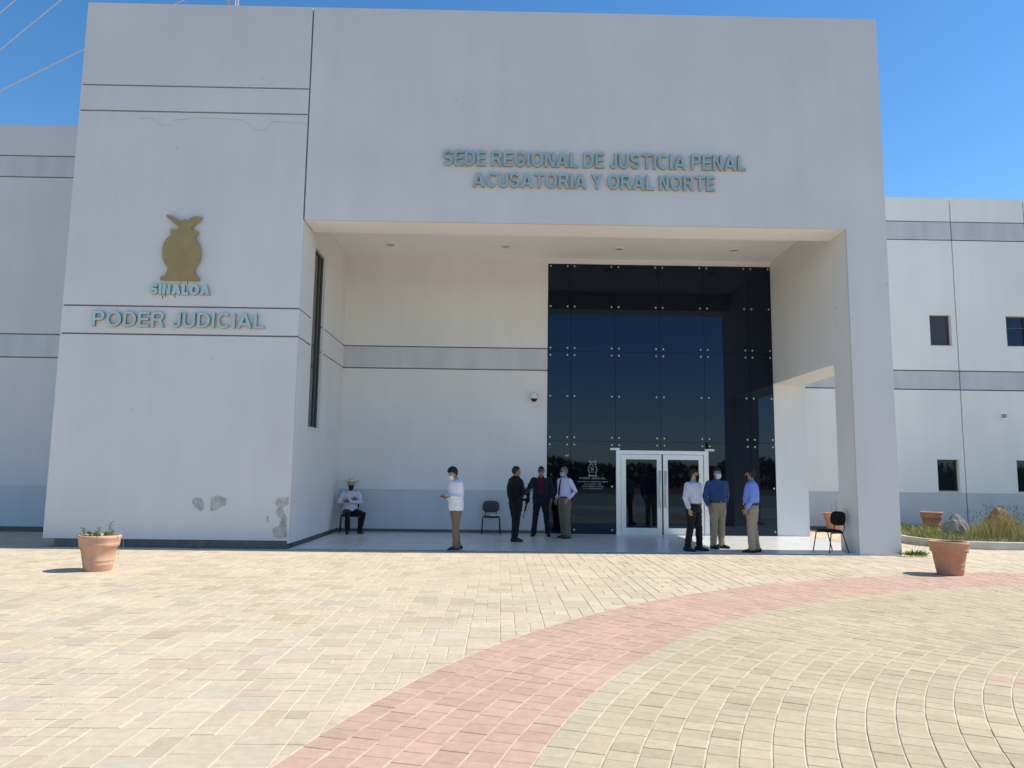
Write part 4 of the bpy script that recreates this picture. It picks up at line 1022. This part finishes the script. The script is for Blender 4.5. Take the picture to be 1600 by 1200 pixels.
# man in the dark suit
L = gp(845, 838); L = (L[0], L[1]+.02, FZ)
person('person', 'person in dark suit with burgundy shirt and sunglasses, legs apart', L, R(-8), dict(h=1.79, fat=1.05, belly=.03, skin=TAWNY, trousers=(.012, .013, .020), shirt=(.10, .008, .025), jacket=(.014, .016, .032), hem=1.03, waist=1.03,
    legs=ST(.13, .25, -.2), arms=[(V3((.30, .0, 1.15)), V3((.27, -.08, .92))), (V3((-.33, .02, 1.16)), V3((-.36, -.24, 1.17)))], hands=[((0, -.15, -1), (-1, 0, 0), .35), ((-.15, -1, .35), (.6, 0, -.6), .5)],
    head=(-.12, -.03), glasses=1))
# man with tie and blue mask
L = gp(882, 841)
person('person', 'person in pale lilac shirt with tie, olive trousers and blue mask', L, R(-58), dict(h=1.78, fat=1.02, belly=.03, skin=(.40, .24, .16), trousers=(.17, .155, .11), shirt=(.60, .61, .80), hem=1.03, waist=1.03, loose=1.18, shoes=(.05, .025, .015),
    legs=ST(.05, .2, -.25, 0, .06), arms=[(V3((.30, .11, 1.15)), V3((.19, -.05, .97))), (V3((-.27, .04, 1.14)), V3((-.22, -.08, .95)))], hands=[((-.1, -.5, -1), (-1, 0, 0), .5), ((.1, -.4, -1), (1, 0, 0), .4)],
    head=(.08, .03), mask=(.16, .50, .68), glasses=1, hair=(.14, .13, .12), tie=(.012, .014, .03), belt=(.035, .018, .012)))
# three men on the right
L = gp(1085, 861)
person('person', 'person in light grey shirt, black trousers and black mask left of the right-hand trio', L, R(38), dict(h=1.73, fat=1.05, belly=.02, skin=(.42, .25, .17), trousers=(.012, .012, .013), shirt=(.50, .52, .60), hem=1.03, waist=1.03,
    legs=ST(.10, .5, .1, -.04, .04), arms=[(V3((.28, .06, 1.14)), V3((.27, .06, .90))), (V3((-.29, .0, 1.14)), V3((-.27, -.09, .90)))], hands=[((0, -.1, -1), (-1, 0, 0), .5), ((0, -.25, -1), (1, 0, 0), .6)],
    head=(.42, .0), mask=(.010, .010, .012), glasses=1, belt=(.012, .012, .012)))
L = gp(1122, 857)
person('person', 'person in dark blue shirt and khaki trousers with pale blue mask', L, R(14), dict(h=1.78, fat=1.06, belly=.03, skin=(.36, .21, .14), trousers=(.36, .29, .20), shirt=(.035, .075, .19), hem=1.03, waist=1.03,
    legs=ST(.055, .55, .1, .02, -.02), arms=[(V3((.28, .07, 1.14)), V3((.25, .12, .92))), (V3((-.29, .02, 1.14)), V3((-.25, -.08, .90)))], hands=[((0, .1, -1), (-1, 0, 0), .5), ((.1, -.2, -1), (1, 0, 0), .6)],
    head=(.12, .0), mask=(.55, .70, .76), belt=(.02, .014, .01)))
L = gp(1177, 863)
person('person', 'person in bright blue shirt and beige trousers turned away to the left', L, R(-108), dict(h=1.75, fat=1.07, belly=.04, skin=(.30, .17, .11), trousers=(.30, .26, .20), shirt=(.20, .29, .72), hem=1.03, waist=1.03, loose=1.12,
    legs=ST(.05, .2, -.2, -.04, .05), arms=[(V3((.28, .02, 1.14)), V3((.235, -.12, .92))), (V3((-.28, .02, 1.14)), V3((-.24, -.05, .90)))], hands=[((0, -.3, -1), (-1, 0, 0), .5), ((0, -.2, -1), (1, 0, 0), .5)],
    head=(-.15, .05), mask=(.010, .010, .012), hair_vol=.012, hair_len=.12, belt=(.012, .012, .012)))
# seated man with hat
SH = CH1
st, HD, HM, T_ = person('person', 'seated person in cowboy hat and white shirt with arms crossed', (SH[0], SH[1], FZ), R(10), dict(h=1.70, fat=1.03, belly=.02, skin=(.20, .11, .075), trousers=(.010, .010, .012), shirt=(.62, .60, .70), hem=.94, hipz=.565, waist=.985, lean=-.06, shoes=(.07, .032, .018),
    legs=[(V3((.36, -.34, .53)), V3((.27, -.22, .085)), .5), (V3((-.06, -.44, .53)), V3((-.04, -.42, .085)), -.05)],
    arms=[(V3((.29, -.10, .82)), V3((-.04, -.25, .86))), (V3((-.30, -.09, .82)), V3((.05, -.235, .91)))], hands=[((-1, -.05, .05), (0, 1, 0), .4), ((1, .05, 0), (0, 1, 0), .4)],
    head=(.1, .12), mask=(.010, .010, .012)))
hat = MB().lathe([(.001, .0), (.09, .0), (.13, -.004), (.175, .004), (.205, .022), (.208, .026), (.175, .012), (.13, .008), (.098, .012), (.094, .06), (.088, .11), (.07, .135), (.03, .125), (.001, .118)], 36)
for v in hat.v:
    r_ = math.hypot(v.x, v.y)
    if r_ > .11: v.z += .045*(abs(v.x)/.2)**2*1.2-.02*(abs(v.y)/.2)**2
    if v.z > .08: v.x *= .82-.1*(v.y < 0)
    v.y *= 1.12
hM = Matrix.Translation(HD((0, .005, .062))) @ HM.to_4x4()
hat.xf(hM).build('cowboy_hat', mat('straw', (.62, .56, .40), .85, .1, 30, .3, 120), st, True)
MB().lathe([(.099, .012), (.1005, .014), (.098, .036), (.095, .036)], 30).xf(hM @ Matrix.Diagonal((1.0, 1.12, 1, 1))).build('hat_band', cloth((.12, .08, .04)), st, True)

# ------------------------------------------------------------------ power lines and mast behind the building
def wire(pa, pb, Y, label):
    a, b = on_y(*pa, Y), on_y(*pb, Y); d = b-a
    pts = [a+d*(t/14) for t in range(-8, 25)]
    o = MB().tube(pts, .045, 6).build('power_line', 'wire'); tag(o, label, 'cable', 'overhead power lines')
wire((0, 78), (95, 0), 58, 'middle one of the overhead power lines crossing the sky at upper left')
wire((0, 20), (24, 0), 60, 'uppermost overhead power line cutting the top left corner')
wire((0, 142), (287, 0), 56, 'lowest overhead power line passing behind the left block')
p = on_y(364, 4, 38); mt = thing('lattice_mast', 'thin lattice mast tip rising behind the roof edge', 'mast', (p.x, 38, 0))
for a, b in ((-1, -1), (1, -1), (1, 1), (-1, 1)): MB().tube([(a*.24, b*.24, 0), (a*.2, b*.2, 29)], .03, 6).build('leg', 'mast', mt)
br = MB()
for k in range(36):
    z = 29-k*.8; 
    for (a, b), (c, d) in (((-1, -1), (1, -1)), ((1, -1), (1, 1)), ((1, 1), (-1, 1)), ((-1, 1), (-1, -1))):
        br.tube([(a*.2, b*.2, z), (c*.2, d*.2, z-.8)], .014, 5); br.tube([(a*.2, b*.2, z), (c*.2, d*.2, z)], .012, 5)
br.build('bracing', 'mast', mt)
# the dark belt of trees across the road, which the glass mirrors
tv, tf = [], []
for k in range(22000):
    x = random.uniform(-70, 80); base = 3.2+2.2*noise.noise(V3((x*.09, 0, 3)))+1.2*noise.noise(V3((x*.4, 0, 8)))
    z = base*random.random()**.8; y = -62+random.gauss(0, 2.); s_ = random.uniform(.2, .5)
    q = [V3((random.uniform(-1, 1), random.uniform(-1, 1), random.uniform(-1, 1)))*s_ for _ in range(4)]
    i = len(tv); tv += [V3((x, y, z))+w_ for w_ in q]; tf.append((i, i+1, i+2, i+3))
tag(obj('tree_belt', tv, tf, 'foliage'), 'dark belt of trees across the road mirrored in the glass', 'trees', kind='stuff')
for o in bpy.data.objects:
    if '_w' in o: del o['_w']
